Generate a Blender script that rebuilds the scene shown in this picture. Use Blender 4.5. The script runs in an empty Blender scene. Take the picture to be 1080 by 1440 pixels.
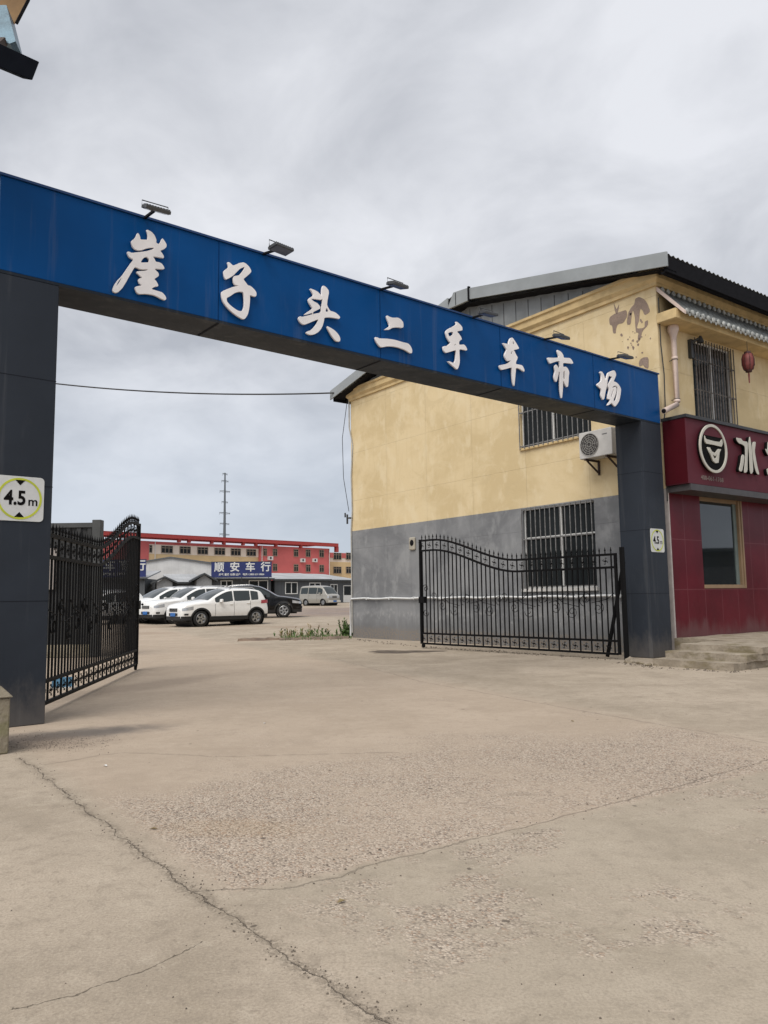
import bpy, bmesh, math, random
from math import sin, cos, pi, radians, sqrt
from mathutils import Vector, Matrix
random.seed(7)
S = bpy.context.scene
COL = S.collection

# ------------------------------------------------------------------ camera, world, sun
FPX, PITCH, ROLL, CAMH = 1086.49, .1091, -.0135, 1.2
Fv = Vector((0, cos(PITCH), sin(PITCH)))
_R0 = Vector((1, 0, 0)); _U0 = _R0.cross(Fv)
Rv = cos(ROLL)*_R0 + sin(ROLL)*_U0
Uv = -sin(ROLL)*_R0 + cos(ROLL)*_U0
CAM = Vector((0, 0, CAMH))
cam = bpy.data.cameras.new('camera'); camo = bpy.data.objects.new('camera', cam); COL.objects.link(camo)
M = Matrix((Rv, Uv, -Fv)).transposed().to_4x4(); M.translation = CAM
camo.matrix_world = M
cam.sensor_fit = 'VERTICAL'; cam.sensor_height = 24; cam.lens = 24*FPX/1440
cam.clip_start = .05; cam.clip_end = 3000
S.camera = camo

W = bpy.data.worlds.new("World"); S.world = W; W.use_nodes = True
SUN_EL, SUN_AZ = radians(54), radians(208)      # azimuth measured from +Y towards +X
def build_world():
    nt = W.node_tree; n = nt.nodes; l = nt.links; n.clear()
    out = n.new('ShaderNodeOutputWorld'); bg = n.new('ShaderNodeBackground')
    sky = n.new('ShaderNodeTexSky'); sky.sky_type = 'NISHITA'; sky.sun_disc = False
    sky.sun_elevation = SUN_EL; sky.sun_rotation = SUN_AZ
    sk = n.new('ShaderNodeVectorMath'); sk.operation = 'SCALE'; sk.inputs['Scale'].default_value = .06
    l.new(sky.outputs[0], sk.inputs[0])
    tc = n.new('ShaderNodeTexCoord'); sep = n.new('ShaderNodeSeparateXYZ'); l.new(tc.outputs['Generated'], sep.inputs[0])
    def math_(op, a, b=None, c=None):
        m = n.new('ShaderNodeMath'); m.operation = op
        for i, v in enumerate((a, b, c)):
            if v is None: continue
            if isinstance(v, (int, float)): m.inputs[i].default_value = v
            else: l.new(v, m.inputs[i])
        return m.outputs[0]
    z = math_('MAXIMUM', sep.outputs[2], 0.0); zz = math_('ADD', z, .34)
    cx = math_('DIVIDE', sep.outputs[0], zz); cy = math_('DIVIDE', sep.outputs[1], zz)
    cb = n.new('ShaderNodeCombineXYZ'); l.new(cx, cb.inputs[0]); l.new(cy, cb.inputs[1])
    def noise(sc, det, rough, dist, off):
        mp = n.new('ShaderNodeMapping'); mp.inputs['Location'].default_value = off; mp.inputs['Rotation'].default_value = (0, 0, .5)
        mp.inputs['Scale'].default_value = (1, 1.0, 1)
        l.new(cb.outputs[0], mp.inputs[0])
        t = n.new('ShaderNodeTexNoise'); t.inputs['Scale'].default_value = sc; t.inputs['Detail'].default_value = det
        t.inputs['Roughness'].default_value = rough; t.inputs['Distortion'].default_value = dist
        l.new(mp.outputs[0], t.inputs['Vector']); return t.outputs[0]
    a = noise(1.1, 5, .5, .5, (3.1, 1.2, 0)); b = noise(3.4, 6, .55, .35, (7, 2, 0))
    m = math_('ADD', math_('MULTIPLY', a, .55), math_('MULTIPLY', b, .45))
    cr = n.new('ShaderNodeValToRGB'); l.new(m, cr.inputs[0]); e = cr.color_ramp.elements
    e[0].position = .39; e[0].color = (.345, .358, .39, 1)
    e[1].position = .60; e[1].color = (.60, .61, .64, 1)
    x = e.new(.485); x.color = (.465, .477, .508, 1)
    # cooler, slightly darker band low on the sky
    hz = n.new('ShaderNodeMapRange'); hz.interpolation_type = 'SMOOTHSTEP'
    hz.inputs[1].default_value = 0; hz.inputs[2].default_value = .38; hz.inputs[3].default_value = .75; hz.inputs[4].default_value = 0
    l.new(z, hz.inputs[0])
    mx = n.new('ShaderNodeMix'); mx.data_type = 'RGBA'; l.new(hz.outputs[0], mx.inputs[0]); l.new(cr.outputs[0], mx.inputs[6])
    mx.inputs[7].default_value = (.39, .44, .515, 1)
    mx2 = n.new('ShaderNodeMix'); mx2.data_type = 'RGBA'; mx2.inputs[0].default_value = .1
    l.new(mx.outputs[2], mx2.inputs[6]); l.new(sk.outputs[0], mx2.inputs[7])
    l.new(mx2.outputs[2], bg.inputs[0]); bg.inputs[1].default_value = 1.0
    l.new(bg.outputs[0], out.inputs[0])
build_world()
sun = bpy.data.lights.new('sun', 'SUN'); sun.energy = 1.95; sun.angle = radians(40); sun.color = (1, .95, .88)
suno = bpy.data.objects.new('sun', sun); COL.objects.link(suno)
sd = Vector((sin(SUN_AZ)*cos(SUN_EL), cos(SUN_AZ)*cos(SUN_EL), sin(SUN_EL))).normalized()
suno.rotation_euler = sd.to_track_quat('Z', 'Y').to_euler()
vs = S.view_settings; vs.view_transform = 'Standard'; vs.look = 'None'; vs.exposure = .55; vs.gamma = 1; vs.use_curve_mapping = False

# ------------------------------------------------------------------ frames of the place (metres)
def ray(px, py): return Fv + Rv*((px-540)/FPX) - Uv*((py-720)/FPX)
def gh(y):
    t = [(-50, 0), (14, 0), (24, -.05), (31, 0), (42, .1), (85, .5), (130, .8), (900, .8)]
    for (a, ha), (b, hb) in zip(t, t[1:]):
        if y <= b: return ha + (hb-ha)*max(0, (y-a))/(b-a)
    return .8
def gp(px, py):
    d = ray(px, py); t = 5
    for i in range(120): t = .5*t + .5*(gh((CAM+d*t).y)-CAMH)/d.z
    p = CAM + d*t; p.z = gh(p.y); return p
def pl(px, py, P, n):
    d = ray(px, py); return CAM + d*((P-CAM).dot(n)/d.dot(n))
def depth(px, py, Y):
    d = ray(px, py); return CAM + d*(Y/d.y)
GA = .6802; G = Vector((-3.365, 7.7772, 0)); GU = Vector((cos(GA), sin(GA), 0)); GN = Vector((-sin(GA), cos(GA), 0))
def gf(px, py, off=0):
    P = pl(px, py, G+GN*off, GN); return ((P-G).dot(GU), P.z)
BA = .6318; BN = Vector((5.6144, 15.2157, 0)); BX = Vector((cos(BA), sin(BA), 0)); BY = Vector((-sin(BA), cos(BA), 0))
def bw(px, py, off=0):
    P = pl(px, py, BN+BX*off, BX); return ((P-BN).dot(BY), P.z)
def bs(px, py, off=0):
    P = pl(px, py, BN+BY*off, BY); return ((P-BN).dot(BX), P.z)

# ------------------------------------------------------------------ object helpers
def tag(o, label=None, cat=None, group=None, kind=None):
    if label: o['label'] = label
    if cat: o['category'] = cat
    if group: o['group'] = group
    if kind: o['kind'] = kind
    return o
def thing(name, label, cat, loc=(0, 0, 0), rz=0, group=None):
    o = bpy.data.objects.new(name, None); COL.objects.link(o); o.location = loc; o.rotation_euler = (0, 0, rz)
    o.empty_display_size = .3
    return tag(o, label, cat, group)
def dup(o, parent=None):
    c = o.copy(); COL.objects.link(c)
    if parent: c.parent = parent
    for ch in [x for x in bpy.data.objects if x.parent == o]: dup(ch, c)
    return c
class MB:
    def __init__(s): s.v = []; s.f = []; s.sm = []
    def add(s, vs, fs, smooth=False):
        k = len(s.v); s.v += [tuple(v) for v in vs]; s.f += [tuple(i+k for i in f) for f in fs]; s.sm += [smooth]*len(fs); return s
    def box(s, x0, x1, y0, y1, z0, z1):
        v = [(x, y, z) for z in (z0, z1) for y in (y0, y1) for x in (x0, x1)]
        return s.add(v, [(0, 2, 3, 1), (4, 5, 7, 6), (0, 1, 5, 4), (2, 6, 7, 3), (0, 4, 6, 2), (1, 3, 7, 5)])
    def hexa(s, v): return s.add(v, [(0, 2, 3, 1), (4, 5, 7, 6), (0, 1, 5, 4), (2, 6, 7, 3), (0, 4, 6, 2), (1, 3, 7, 5)])
    def tube(s, pts, r, n=6, closed=False, caps=True, up=Vector((0, 0, 1)), r2=None):
        pts = [Vector(p) for p in pts]; N = len(pts); vs = []
        for i, p in enumerate(pts):
            a = pts[(i-1) % N] if (closed or i > 0) else p; b = pts[(i+1) % N] if (closed or i < N-1) else p
            t = (b-a)
            if t.length < 1e-9: t = Vector((0, 0, 1))
            t.normalize(); u = up if abs(t.dot(up)) < .95 else Vector((1, 0, 0))
            x = t.cross(u).normalized(); y = t.cross(x)
            rr = r[i] if isinstance(r, (list, tuple)) else r
            for k in range(n):
                an = 2*pi*(k+.5)/n; vs.append(p + x*cos(an)*rr + y*sin(an)*(rr if r2 is None else r2))
        fs = []
        for i in range(N if closed else N-1):
            j = (i+1) % N
            for k in range(n): fs.append((i*n+k, i*n+(k+1) % n, j*n+(k+1) % n, j*n+k))
        s.add(vs, fs, n > 5)
        if caps and not closed: s.add(vs[:n], [tuple(range(n))[::-1]]); s.add(vs[-n:], [tuple(range(n))])
        return s
    def bar(s, a, b, w, h=None):   # rectangular bar
        return s.tube([a, b], w*.7071, 4, r2=(h or w)*.7071)
    def lathe(s, prof, axis='z', n=20, c=(0, 0, 0)):
        vs = []; fs = []; m = len(prof)
        for k in range(n):
            a = 2*pi*k/n
            for (r, h) in prof:
                p = (r*cos(a), r*sin(a), h) if axis == 'z' else (r*cos(a), h, r*sin(a))
                vs.append((p[0]+c[0], p[1]+c[1], p[2]+c[2]))
        for k in range(n):
            j = (k+1) % n
            for i in range(m-1): fs.append((k*m+i, j*m+i, j*m+i+1, k*m+i+1))
        return s.add(vs, fs, True)
    def grid(s, rows, smooth=True, closed=False):
        m = len(rows[0]); vs = [p for r in rows for p in r]; fs = []
        for i in range(len(rows)-1):
            for k in range(m-1): fs.append((i*m+k, i*m+k+1, (i+1)*m+k+1, (i+1)*m+k))
        return s.add(vs, fs, smooth)
    def prism(s, poly, fn, t0, t1):    # polygon (a,b) -> fn(a,b,t)
        n = len(poly); v = [fn(a, b, t0) for a, b in poly]+[fn(a, b, t1) for a, b in poly]
        f = [tuple(range(n)), tuple(range(2*n-1, n-1, -1))]+[(i, i+n, (i+1) % n+n, (i+1) % n) for i in range(n)]
        return s.add(v, f)
    def build(s, name, mat, parent=None, bevel=0, seg=1, loc=None, rz=None):
        me = bpy.data.meshes.new(name); me.from_pydata(s.v, [], s.f)
        me.polygons.foreach_set('use_smooth', s.sm)
        bm = bmesh.new(); bm.from_mesh(me); bmesh.ops.recalc_face_normals(bm, faces=bm.faces); bm.to_mesh(me); bm.free()
        me.materials.append(mat); o = bpy.data.objects.new(name, me); COL.objects.link(o)
        if parent: o.parent = parent
        if loc is not None: o.location = loc
        if rz is not None: o.rotation_euler = (0, 0, rz)
        if bevel:
            b = o.modifiers.new('bevel', 'BEVEL'); b.width = bevel; b.segments = seg; b.limit_method = 'ANGLE'; b.angle_limit = radians(40)
        return o
def chaikin(p):
    o = []
    for i in range(len(p)):
        a = p[i]; b = p[(i+1) % len(p)]
        o.append((a[0]*.8+b[0]*.2, a[1]*.8+b[1]*.2)); o.append((a[0]*.2+b[0]*.8, a[1]*.2+b[1]*.8))
    return o
def outline_mesh(name, loops, mat, parent, thick, frame, bev=.004, smooth=True):
    """loops: closed outlines in plane coordinates (a,b); frame: matrix that stands the flat curve up."""
    cu = bpy.data.curves.new(name, 'CURVE'); cu.dimensions = '2D'; cu.fill_mode = 'BOTH'
    cu.extrude = thick/2-bev; cu.bevel_depth = bev; cu.bevel_resolution = 0; cu.offset = -bev
    for lp in loops:
        if smooth: lp = chaikin(lp)
        sp = cu.splines.new('POLY'); sp.points.add(len(lp)-1); sp.use_cyclic_u = True
        for i, (a, b) in enumerate(lp): sp.points[i].co = (a, b, 0, 1)
    t = bpy.data.objects.new('t', cu); COL.objects.link(t)
    me = bpy.data.meshes.new_from_object(t.evaluated_get(bpy.context.evaluated_depsgraph_get()))
    bpy.data.objects.remove(t); me.transform(frame); me.name = name
    me.materials.clear(); me.materials.append(mat)
    o = bpy.data.objects.new(name, me); COL.objects.link(o); o.parent = parent
    return o
def text_mesh(name, body, size, mat, parent, frame, thick=.004, off=0, align='CENTER', sx=1, space=1):
    cu = bpy.data.curves.new(name, 'FONT'); cu.body = body; cu.size = size; cu.extrude = thick/2; cu.offset = off
    cu.align_x = align; cu.align_y = 'CENTER'; cu.resolution_u = 3; cu.space_character = space
    t = bpy.data.objects.new('t', cu); COL.objects.link(t)
    me = bpy.data.meshes.new_from_object(t.evaluated_get(bpy.context.evaluated_depsgraph_get()))
    bpy.data.objects.remove(t); me.transform(frame @ Matrix.Diagonal((sx, 1, 1, 1))); me.name = name
    me.materials.clear(); me.materials.append(mat)
    o = bpy.data.objects.new(name, me); COL.objects.link(o); o.parent = parent
    return o
def stand(x, y, z):    # curve plane (a,b) -> local X, Z facing -Y, shifted
    return Matrix(((1, 0, 0, x), (0, 0, -1, y), (0, 1, 0, z), (0, 0, 0, 1)))

# ------------------------------------------------------------------ materials
class NT:
    def __init__(s, name):
        s.m = bpy.data.materials.new(name); s.m.use_nodes = True; s.n = s.m.node_tree.nodes; s.l = s.m.node_tree.links
        s.b = s.n['Principled BSDF']; s.tc = s.n.new('ShaderNodeTexCoord')
    def set(s, sock, v):
        if hasattr(v, 'links') or hasattr(v, 'is_linked'): s.l.new(v, sock)
        elif isinstance(v, (tuple, list)) and len(v) == 3 and sock.type == 'RGBA': sock.default_value = (*v, 1)
        else: sock.default_value = v
    def math(s, op, a, b=None, c=None, clamp=False):
        m = s.n.new('ShaderNodeMath'); m.operation = op; m.use_clamp = clamp
        for i, v in enumerate((a, b, c)):
            if v is not None: s.set(m.inputs[i], v)
        return m.outputs[0]
    def vmath(s, op, a, b=None, scale=None):
        m = s.n.new('ShaderNodeVectorMath'); m.operation = op; s.set(m.inputs[0], a)
        if b is not None: s.set(m.inputs[1], b)
        if scale is not None: s.set(m.inputs['Scale'], scale)
        return m.outputs['Value'] if op in ('DOT_PRODUCT', 'LENGTH', 'DISTANCE') else m.outputs[0]
    def map(s, vec, scale=(1, 1, 1), loc=(0, 0, 0), rot=(0, 0, 0)):
        m = s.n.new('ShaderNodeMapping'); s.set(m.inputs[0], vec); m.inputs['Scale'].default_value = scale
        m.inputs['Location'].default_value = loc; m.inputs['Rotation'].default_value = rot; return m.outputs[0]
    def noise(s, sc, det=4, rough=.55, vec=None, dist=0):
        t = s.n.new('ShaderNodeTexNoise'); t.inputs['Scale'].default_value = sc; t.inputs['Detail'].default_value = det
        t.inputs['Roughness'].default_value = rough; t.inputs['Distortion'].default_value = dist
        s.set(t.inputs['Vector'], vec if vec is not None else s.tc.outputs['Object']); return t.outputs[0]
    def step(s, v, a, b, o0=0, o1=1):
        t = s.n.new('ShaderNodeMapRange'); t.interpolation_type = 'SMOOTHSTEP'
        for i, x in enumerate((v, a, b, o0, o1)): s.set(t.inputs[i], x)
        return t.outputs[0]
    def mix(s, f, a, b, mode='MIX'):
        t = s.n.new('ShaderNodeMix'); t.data_type = 'RGBA'; t.blend_type = mode; s.set(t.inputs[0], f); s.set(t.inputs[6], a); s.set(t.inputs[7], b); return t.outputs[2]
    def bump(s, h, dist=.01, strength=1, nrm=None):
        t = s.n.new('ShaderNodeBump'); t.inputs['Distance'].default_value = dist; t.inputs['Strength'].default_value = strength
        s.set(t.inputs['Height'], h)
        if nrm is not None: s.l.new(nrm, t.inputs['Normal'])
        return t.outputs[0]
    def out(s, col=None, rough=None, metal=None, nrm=None, spec=None):
        i = s.b.inputs
        for k, v in (('Base Color', col), ('Roughness', rough), ('Metallic', metal), ('Specular IOR Level', spec)):
            if v is not None: s.set(i[k], v)
        if nrm is not None: s.l.new(nrm, i['Normal'])
        return s.m
def simple(name, col, rough=.6, metal=0, var=.12, sc=6, bump=0, bsc=60, coat=0, spec=.5):
    t = NT(name); c2 = tuple(max(0, c*(1-var)) for c in col); c3 = tuple(min(1, c*(1+var)) for c in col)
    n = t.noise(sc, 4); c = t.mix(t.step(n, .3, .7), c2, c3)
    nr = t.bump(t.noise(bsc, 3), bump) if bump else None
    r = t.math('ADD', t.math('MULTIPLY', t.noise(sc*2.3, 3), .15), rough-.075)
    m = t.out(c, r, metal, nr, spec)
    if coat: t.b.inputs['Coat Weight'].default_value = coat; t.b.inputs['Coat Roughness'].default_value = .05
    return m

def mat_wall(name, base, dark, light, damp=None):
    t = NT(name); O = t.tc.outputs['Object']
    big = t.noise(.55, 5, .6, t.map(O, (1, 1, 1.6)), .4); mid = t.noise(2.6, 5, .6, t.map(O, (1, 1, .55), (3, 1, 7)))
    streak = t.noise(5, 4, .6, t.map(O, (1, 1, .09)))
    c = t.mix(t.step(big, .38, .60), dark, base); c = t.mix(t.step(mid, .50, .66, 0, .6), c, light)
    pa = t.noise(1.1, 7, .7, t.map(O, (1, 1, 1.3), (7, 4, 2)), .8); c = t.mix(t.step(pa, .53, .62, 0, .24), c, light); c = t.mix(t.step(pa, .44, .36, 0, .3), c, tuple(x*.88 for x in dark))
    c = t.mix(t.step(streak, .52, .68, 0, .4), c, dark)
    sp = t.noise(38, 3, .6); c = t.mix(t.step(sp, .68, .78, 0, .25), c, tuple(x*.55 for x in base))
    # faint panel joints of the rendered wall
    br = t.n.new('ShaderNodeTexBrick'); br.offset = 0; br.inputs['Scale'].default_value = 1
    br.inputs['Mortar Size'].default_value = .007; br.inputs['Brick Width'].default_value = 1.87; br.inputs['Row Height'].default_value = 1.52
    br.inputs['Mortar Smooth'].default_value = .4
    sx = t.n.new('ShaderNodeSeparateXYZ'); t.set(sx.inputs[0], O); cb = t.n.new('ShaderNodeCombineXYZ')
    t.set(cb.inputs[0], t.math('ADD', sx.outputs[0], sx.outputs[1])); t.set(cb.inputs[1], t.math('ADD', sx.outputs[2], .35))
    t.set(br.inputs['Vector'], cb.outputs[0]); j = br.outputs['Fac']
    c = t.mix(t.math('MULTIPLY', j, t.step(mid, .35, .6, .0, .2)), c, tuple(x*.45 for x in base))
    if damp:
        h = t.math('ADD', sx.outputs[2], t.math('MULTIPLY', t.noise(3.1, 4, .6, t.map(O, (1, 1, .4))), -1.0))
        c = t.mix(t.step(h, .32, -.25, 0, .65), c, damp[0])
        e = t.step(t.math('ABSOLUTE', t.math('SUBTRACT', h, .2)), .12, 0, 0, 1)
        c = t.mix(t.math('MULTIPLY', e, t.step(t.noise(9, 4), .45, .65, 0, .6)), c, damp[1])
        fb = t.math('ADD', sx.outputs[2], t.math('MULTIPLY', t.noise(8, 4), -.35))
        c = t.mix(t.math('MULTIPLY', t.step(fb, .2, 0, 0, 1), t.step(t.noise(22, 3), .4, .6)), c, (.22, .185, .15))
    nr = t.bump(t.math('ADD', t.math('MULTIPLY', t.noise(45, 4), .35), t.math('ADD', mid, t.math('MULTIPLY', j, -.6))), .008)
    return t.out(c, .88, 0, nr, .3)
YEL = mat_wall('yellow_render', (.68, .55, .335), (.59, .465, .265), (.72, .605, .40))
GRY = mat_wall('grey_render', (.235, .24, .247), (.165, .17, .178), (.30, .305, .308), ((.14, .142, .145), (.33, .33, .325)))
YELTRIM = simple('yellow_trim', (.56, .42, .215), .85, var=.15, sc=3, bump=.003)
def mat_panel(name, col, sc=.35, rough=.42):
    t = NT(name); O = t.tc.outputs['Object']
    w = t.noise(sc*3, 3, .5, t.map(O, (1, 1, .5))); dirt = t.noise(2.4, 6, .65, t.map(O, (1, 1, .3)))
    c = t.mix(t.step(w, .3, .7), tuple(x*.9 for x in col), tuple(x*1.08 for x in col))
    c = t.mix(t.step(dirt, .58, .82, 0, .07), c, (.30, .30, .30))
    r = t.math('ADD', t.math('MULTIPLY', dirt, .3), rough-.12)
    sx = t.n.new('ShaderNodeSeparateXYZ'); t.set(sx.inputs[0], O)
    hh = t.math('ADD', sx.outputs[2], t.math('MULTIPLY', t.noise(6, 5, .65, t.map(O, (1, 1, .5))), -.8))
    c = t.mix(t.step(hh, .12, -.35, 0, .35), c, (.20, .175, .15))
    st = t.noise(7, 4, .6, t.map(O, (1, 1, .05), (2, 5, 0))); c = t.mix(t.step(st, .56, .72, 0, .10), c, (.25, .25, .25))
    return t.out(c, r, 0, t.bump(t.math('ADD', t.noise(.9, 2), t.math('MULTIPLY', t.noise(2.6, 2), .3)), .03), .12)
BLUE = mat_panel('blue_panel', (.0006, .060, .215))
SLATE = mat_panel('slate_panel', (.031, .037, .048))
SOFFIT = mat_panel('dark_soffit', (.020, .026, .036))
SEAM = simple('seam', (.002, .026, .10), .8, spec=.1)
SEAMD = simple('seam_dark', (.016, .018, .024), .8, spec=.1)
LETTER = simple('letter_face', (.86, .83, .82), .55, var=.05, sc=3)
BLACK = simple('black_iron', (.005, .005, .0055), .6, 0, bump=.0008, bsc=120, spec=.12)
DGREY = simple('dark_grey_metal', (.05, .052, .055), .5, .4)
LAMPG = simple('lamp_grey', (.09, .092, .095), .45, .6)
WHITE = simple('white_frame', (.68, .68, .66), .5, var=.06)
GLASSD = NT('dark_glass').out((.012, .015, .017), .06, 0, None, .6)
def glassmat(name, col, rough, spec=.12):
    t = NT(name); n = t.noise(1.5, 2); return t.out(t.mix(n, tuple(c*.7 for c in col), tuple(c*1.3 for c in col)), rough, 0, None, spec)
GLASSW = glassmat('window_glass', (.018, .021, .022), .09)
STEELBAR = simple('grille_bar', (.24, .235, .23), .5, .5, var=.25, sc=20)
ROOFG = simple('roof_flashing', (.31, .33, .335), .5, .3, var=.10, sc=1.2, bump=.004, bsc=4)
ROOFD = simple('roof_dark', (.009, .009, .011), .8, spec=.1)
TILE = simple('grey_tile', (.16, .17, .165), .8, var=.35, sc=9, bump=.004)
TILEW = simple('pale_tile_edge', (.34, .35, .335), .8, var=.35, sc=14, bump=.004)
PINK = simple('cream_pvc', (.62, .50, .44), .5, var=.08, sc=3)
PIPEW = simple('white_pvc', (.66, .67, .67), .45, var=.08)
def mat_maroon():
    t = NT('maroon_panel'); O = t.tc.outputs['Object']
    sx = t.n.new('ShaderNodeSeparateXYZ'); t.set(sx.inputs[0], O); cb = t.n.new('ShaderNodeCombineXYZ')
    t.set(cb.inputs[0], t.math('ADD', sx.outputs[0], .08)); t.set(cb.inputs[1], t.math('SUBTRACT', sx.outputs[2], .26))
    br = t.n.new('ShaderNodeTexBrick'); br.offset = 0; br.inputs['Scale'].default_value = 1; br.inputs['Mortar Size'].default_value = .007
    br.inputs['Brick Width'].default_value = .62; br.inputs['Row Height'].default_value = 1.0; t.set(br.inputs['Vector'], cb.outputs[0])
    n = t.noise(.9, 4, .6); d = t.noise(3, 5, .6, t.map(O, (1, 1, .35)))
    c = t.mix(t.step(n, .3, .7), (.085, .007, .014), (.125, .011, .021))
    base = t.step(t.math('ADD', sx.outputs[2], t.math('MULTIPLY', d, -.9)), .25, -.12, 0, .45)
    c = t.mix(base, c, (.17, .11, .11)); c = t.mix(t.step(d, .6, .85, 0, .3), c, (.16, .06, .065))
    c = t.mix(t.math('MULTIPLY', br.outputs['Fac'], .6), c, (.20, .07, .08))
    return t.out(c, t.math('ADD', t.math('MULTIPLY', d, .3), .18), 0, t.bump(br.outputs['Fac'], .003, -1), .2)
MAROON = mat_maroon()
MAROONS = simple('maroon_sign', (.095, .018, .028), .6, var=.1, sc=1.5, spec=.2)
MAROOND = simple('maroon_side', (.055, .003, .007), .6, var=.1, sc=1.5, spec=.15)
WOOD = simple('golden_frame', (.27, .18, .105), .45, var=.12, sc=2)
def mat_stone(name, col, dark, moss=None):
    t = NT(name); n = t.noise(3, 6, .65); f = t.noise(30, 5, .6); c = t.mix(t.step(n, .35, .65), dark, col)
    c = t.mix(t.step(f, .52, .68, 0, .5), c, tuple(x*.5 for x in col))
    if moss: c = t.mix(t.step(t.noise(2.3, 4, .6, t.map(t.tc.outputs['Object'], (1, 1, 2), (4, 2, 1))), .5, .66, 0, .7), c, moss)
    return t.out(c, .92, 0, t.bump(t.math('ADD', n, t.math('MULTIPLY', f, .6)), .02), .25)
STEP = mat_stone('weathered_concrete', (.36, .31, .245), (.25, .21, .16), (.17, .14, .075))
BLOCK = mat_stone('granite_block', (.33, .29, .22), (.22, .19, .14), (.20, .19, .10))

# ------------------------------------------------------------------ ground
def build_ground():
    t = NT('yard_concrete'); P = t.tc.outputs['Object']
    def g2(px, py): p = gp(px, py); return (p.x, p.y)
    n1 = t.noise(.35, 5, .6); n2 = t.noise(1.7, 6, .62, t.map(P, loc=(5, 3, 0))); n3 = t.noise(9, 5, .6); n4 = t.noise(95, 4, .7)
    n5 = t.noise(.9, 8, .7, t.map(P, loc=(11, 4, 0)), .6); n6 = t.noise(28, 5, .7)
    base = t.mix(t.step(n1, .36, .62), (.350, .294, .228), (.428, .360, .283))
    base = t.mix(t.step(n5, .45, .62, 0, .55), base, (.295, .246, .185))
    base = t.mix(t.step(n2, .50, .66, 0, .5), base, (.275, .23, .175))
    base = t.mix(t.step(n2, .46, .34, 0, .5), base, (.445, .38, .30))
    base = t.mix(t.step(n3, .52, .68, 0, .42), base, (.24, .20, .155))
    base = t.mix(t.step(n3, .45, .32, 0, .35), base, (.48, .415, .33))
    base = t.mix(t.step(n6, .53, .66, 0, .42), base, (.215, .18, .14))
    base = t.mix(t.step(n4, .44, .64, 0, .40), base, (.20, .165, .13))
    base = t.mix(t.step(n4, .44, .30, 0, .35), base, (.54, .47, .38))
    warp = t.n.new('ShaderNodeTexNoise'); warp.inputs['Scale'].default_value = 3.0; warp.inputs['Detail'].default_value = 8; warp.inputs['Roughness'].default_value = .68
    t.set(warp.inputs['Vector'], P)
    wv = t.vmath('SCALE', t.vmath('SUBTRACT', warp.outputs['Color'], (.5, .5, .5)), scale=.16)
    wp = t.vmath('ADD', P, wv); flat = t.vmath('MULTIPLY', wp, (1, 1, 0))
    def seg(a, b):
        ba = Vector((b[0]-a[0], b[1]-a[1], 0)); pa = t.vmath('SUBTRACT', flat, (a[0], a[1], 0))
        h = t.math('DIVIDE', t.vmath('DOT_PRODUCT', pa, tuple(ba)), ba.length_squared, clamp=True)
        return t.vmath('LENGTH', t.vmath('SUBTRACT', pa, t.vmath('SCALE', tuple(ba), scale=h)))
    def poly(pts):
        q = [g2(*p) for p in pts]; d = None
        for a, b in zip(q, q[1:]):
            s_ = seg(a, b); d = s_ if d is None else t.math('MINIMUM', d, s_)
        return d
    def side(a, b):      # signed distance, + on the left of a->b
        a = g2(*a); b = g2(*b); n = Vector((-(b[1]-a[1]), b[0]-a[0], 0)).normalized()
        return t.math('SUBTRACT', t.vmath('DOT_PRODUCT', flat, tuple(n)), n.dot(Vector((a[0], a[1], 0))))
    J1 = poly([(30, 1066), (150, 1160), (270, 1253), (400, 1345), (600, 1475)])
    J2 = poly([(275, 1254), (400, 1250), (540, 1212), (740, 1162), (880, 1125), (990, 1095), (1090, 1066)])
    J3 = poly([(470, 926), (590, 958), (820, 1000), (1090, 1047)])
    C1 = poly([(20, 1422), (105, 1398), (195, 1365), (230, 1350), (285, 1327)])
    C2 = poly([(60, 1075), (170, 1058), (300, 1064), (560, 1058)])
    # where the surface has worn to aggregate
    up2 = side((275, 1270), (1090, 1082)); low3 = t.math('MULTIPLY', side((470, 930), (1090, 1047)), -1); r1 = side((30, 1066), (300, 1275))
    s2 = t.step(up2, -.03, .05); s3 = t.step(low3, -.25, .3); s1 = t.step(r1, .0, .25)
    fade = t.step(up2, .15, 4.2, 1, .05)
    region = t.math('MULTIPLY', t.math('MULTIPLY', s2, s3), s1)
    pn = t.noise(.62, 6, .66, t.map(P, loc=(1.5, 8, 0)))
    aggA = t.math('MULTIPLY', region, t.step(t.math('ADD', pn, t.math('MULTIPLY', fade, .34)), .50, .92))
    pm = t.noise(1.5, 7, .7, t.map(P, loc=(9, 2, 0)))
    lowright = t.math('MULTIPLY', t.step(up2, .02, -.1), t.step(r1, 0, .5))
    aggB = t.math('MULTIPLY', lowright, t.step(t.math('ADD', t.math('MULTIPLY', pm, .65), t.math('MULTIPLY', pn, .42)), .485, .60, 0, .85))
    far = t.step(up2, 2.5, 4.5)
    aggC = t.math('MULTIPLY', t.math('MULTIPLY', far, s3), t.step(pm, .5, .72, 0, .7))
    agg = t.math('MAXIMUM', t.math('MAXIMUM', aggA, aggB), aggC)
    agg = t.math('MULTIPLY', agg, t.step(t.math('ADD', t.noise(11, 6, .72), t.math('MULTIPLY', agg, .24)), .42, .72))
    vo = t.n.new('ShaderNodeTexVoronoi'); vo.inputs['Scale'].default_value = 92; t.set(vo.inputs['Vector'], P); vo.inputs['Randomness'].default_value = 1
    sc = t.n.new('ShaderNodeSeparateColor'); t.set(sc.inputs[0], vo.outputs['Color'])
    peb = t.mix(t.step(sc.outputs[0], .0, 1.0), (.37, .30, .235), (.60, .51, .415))
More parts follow.
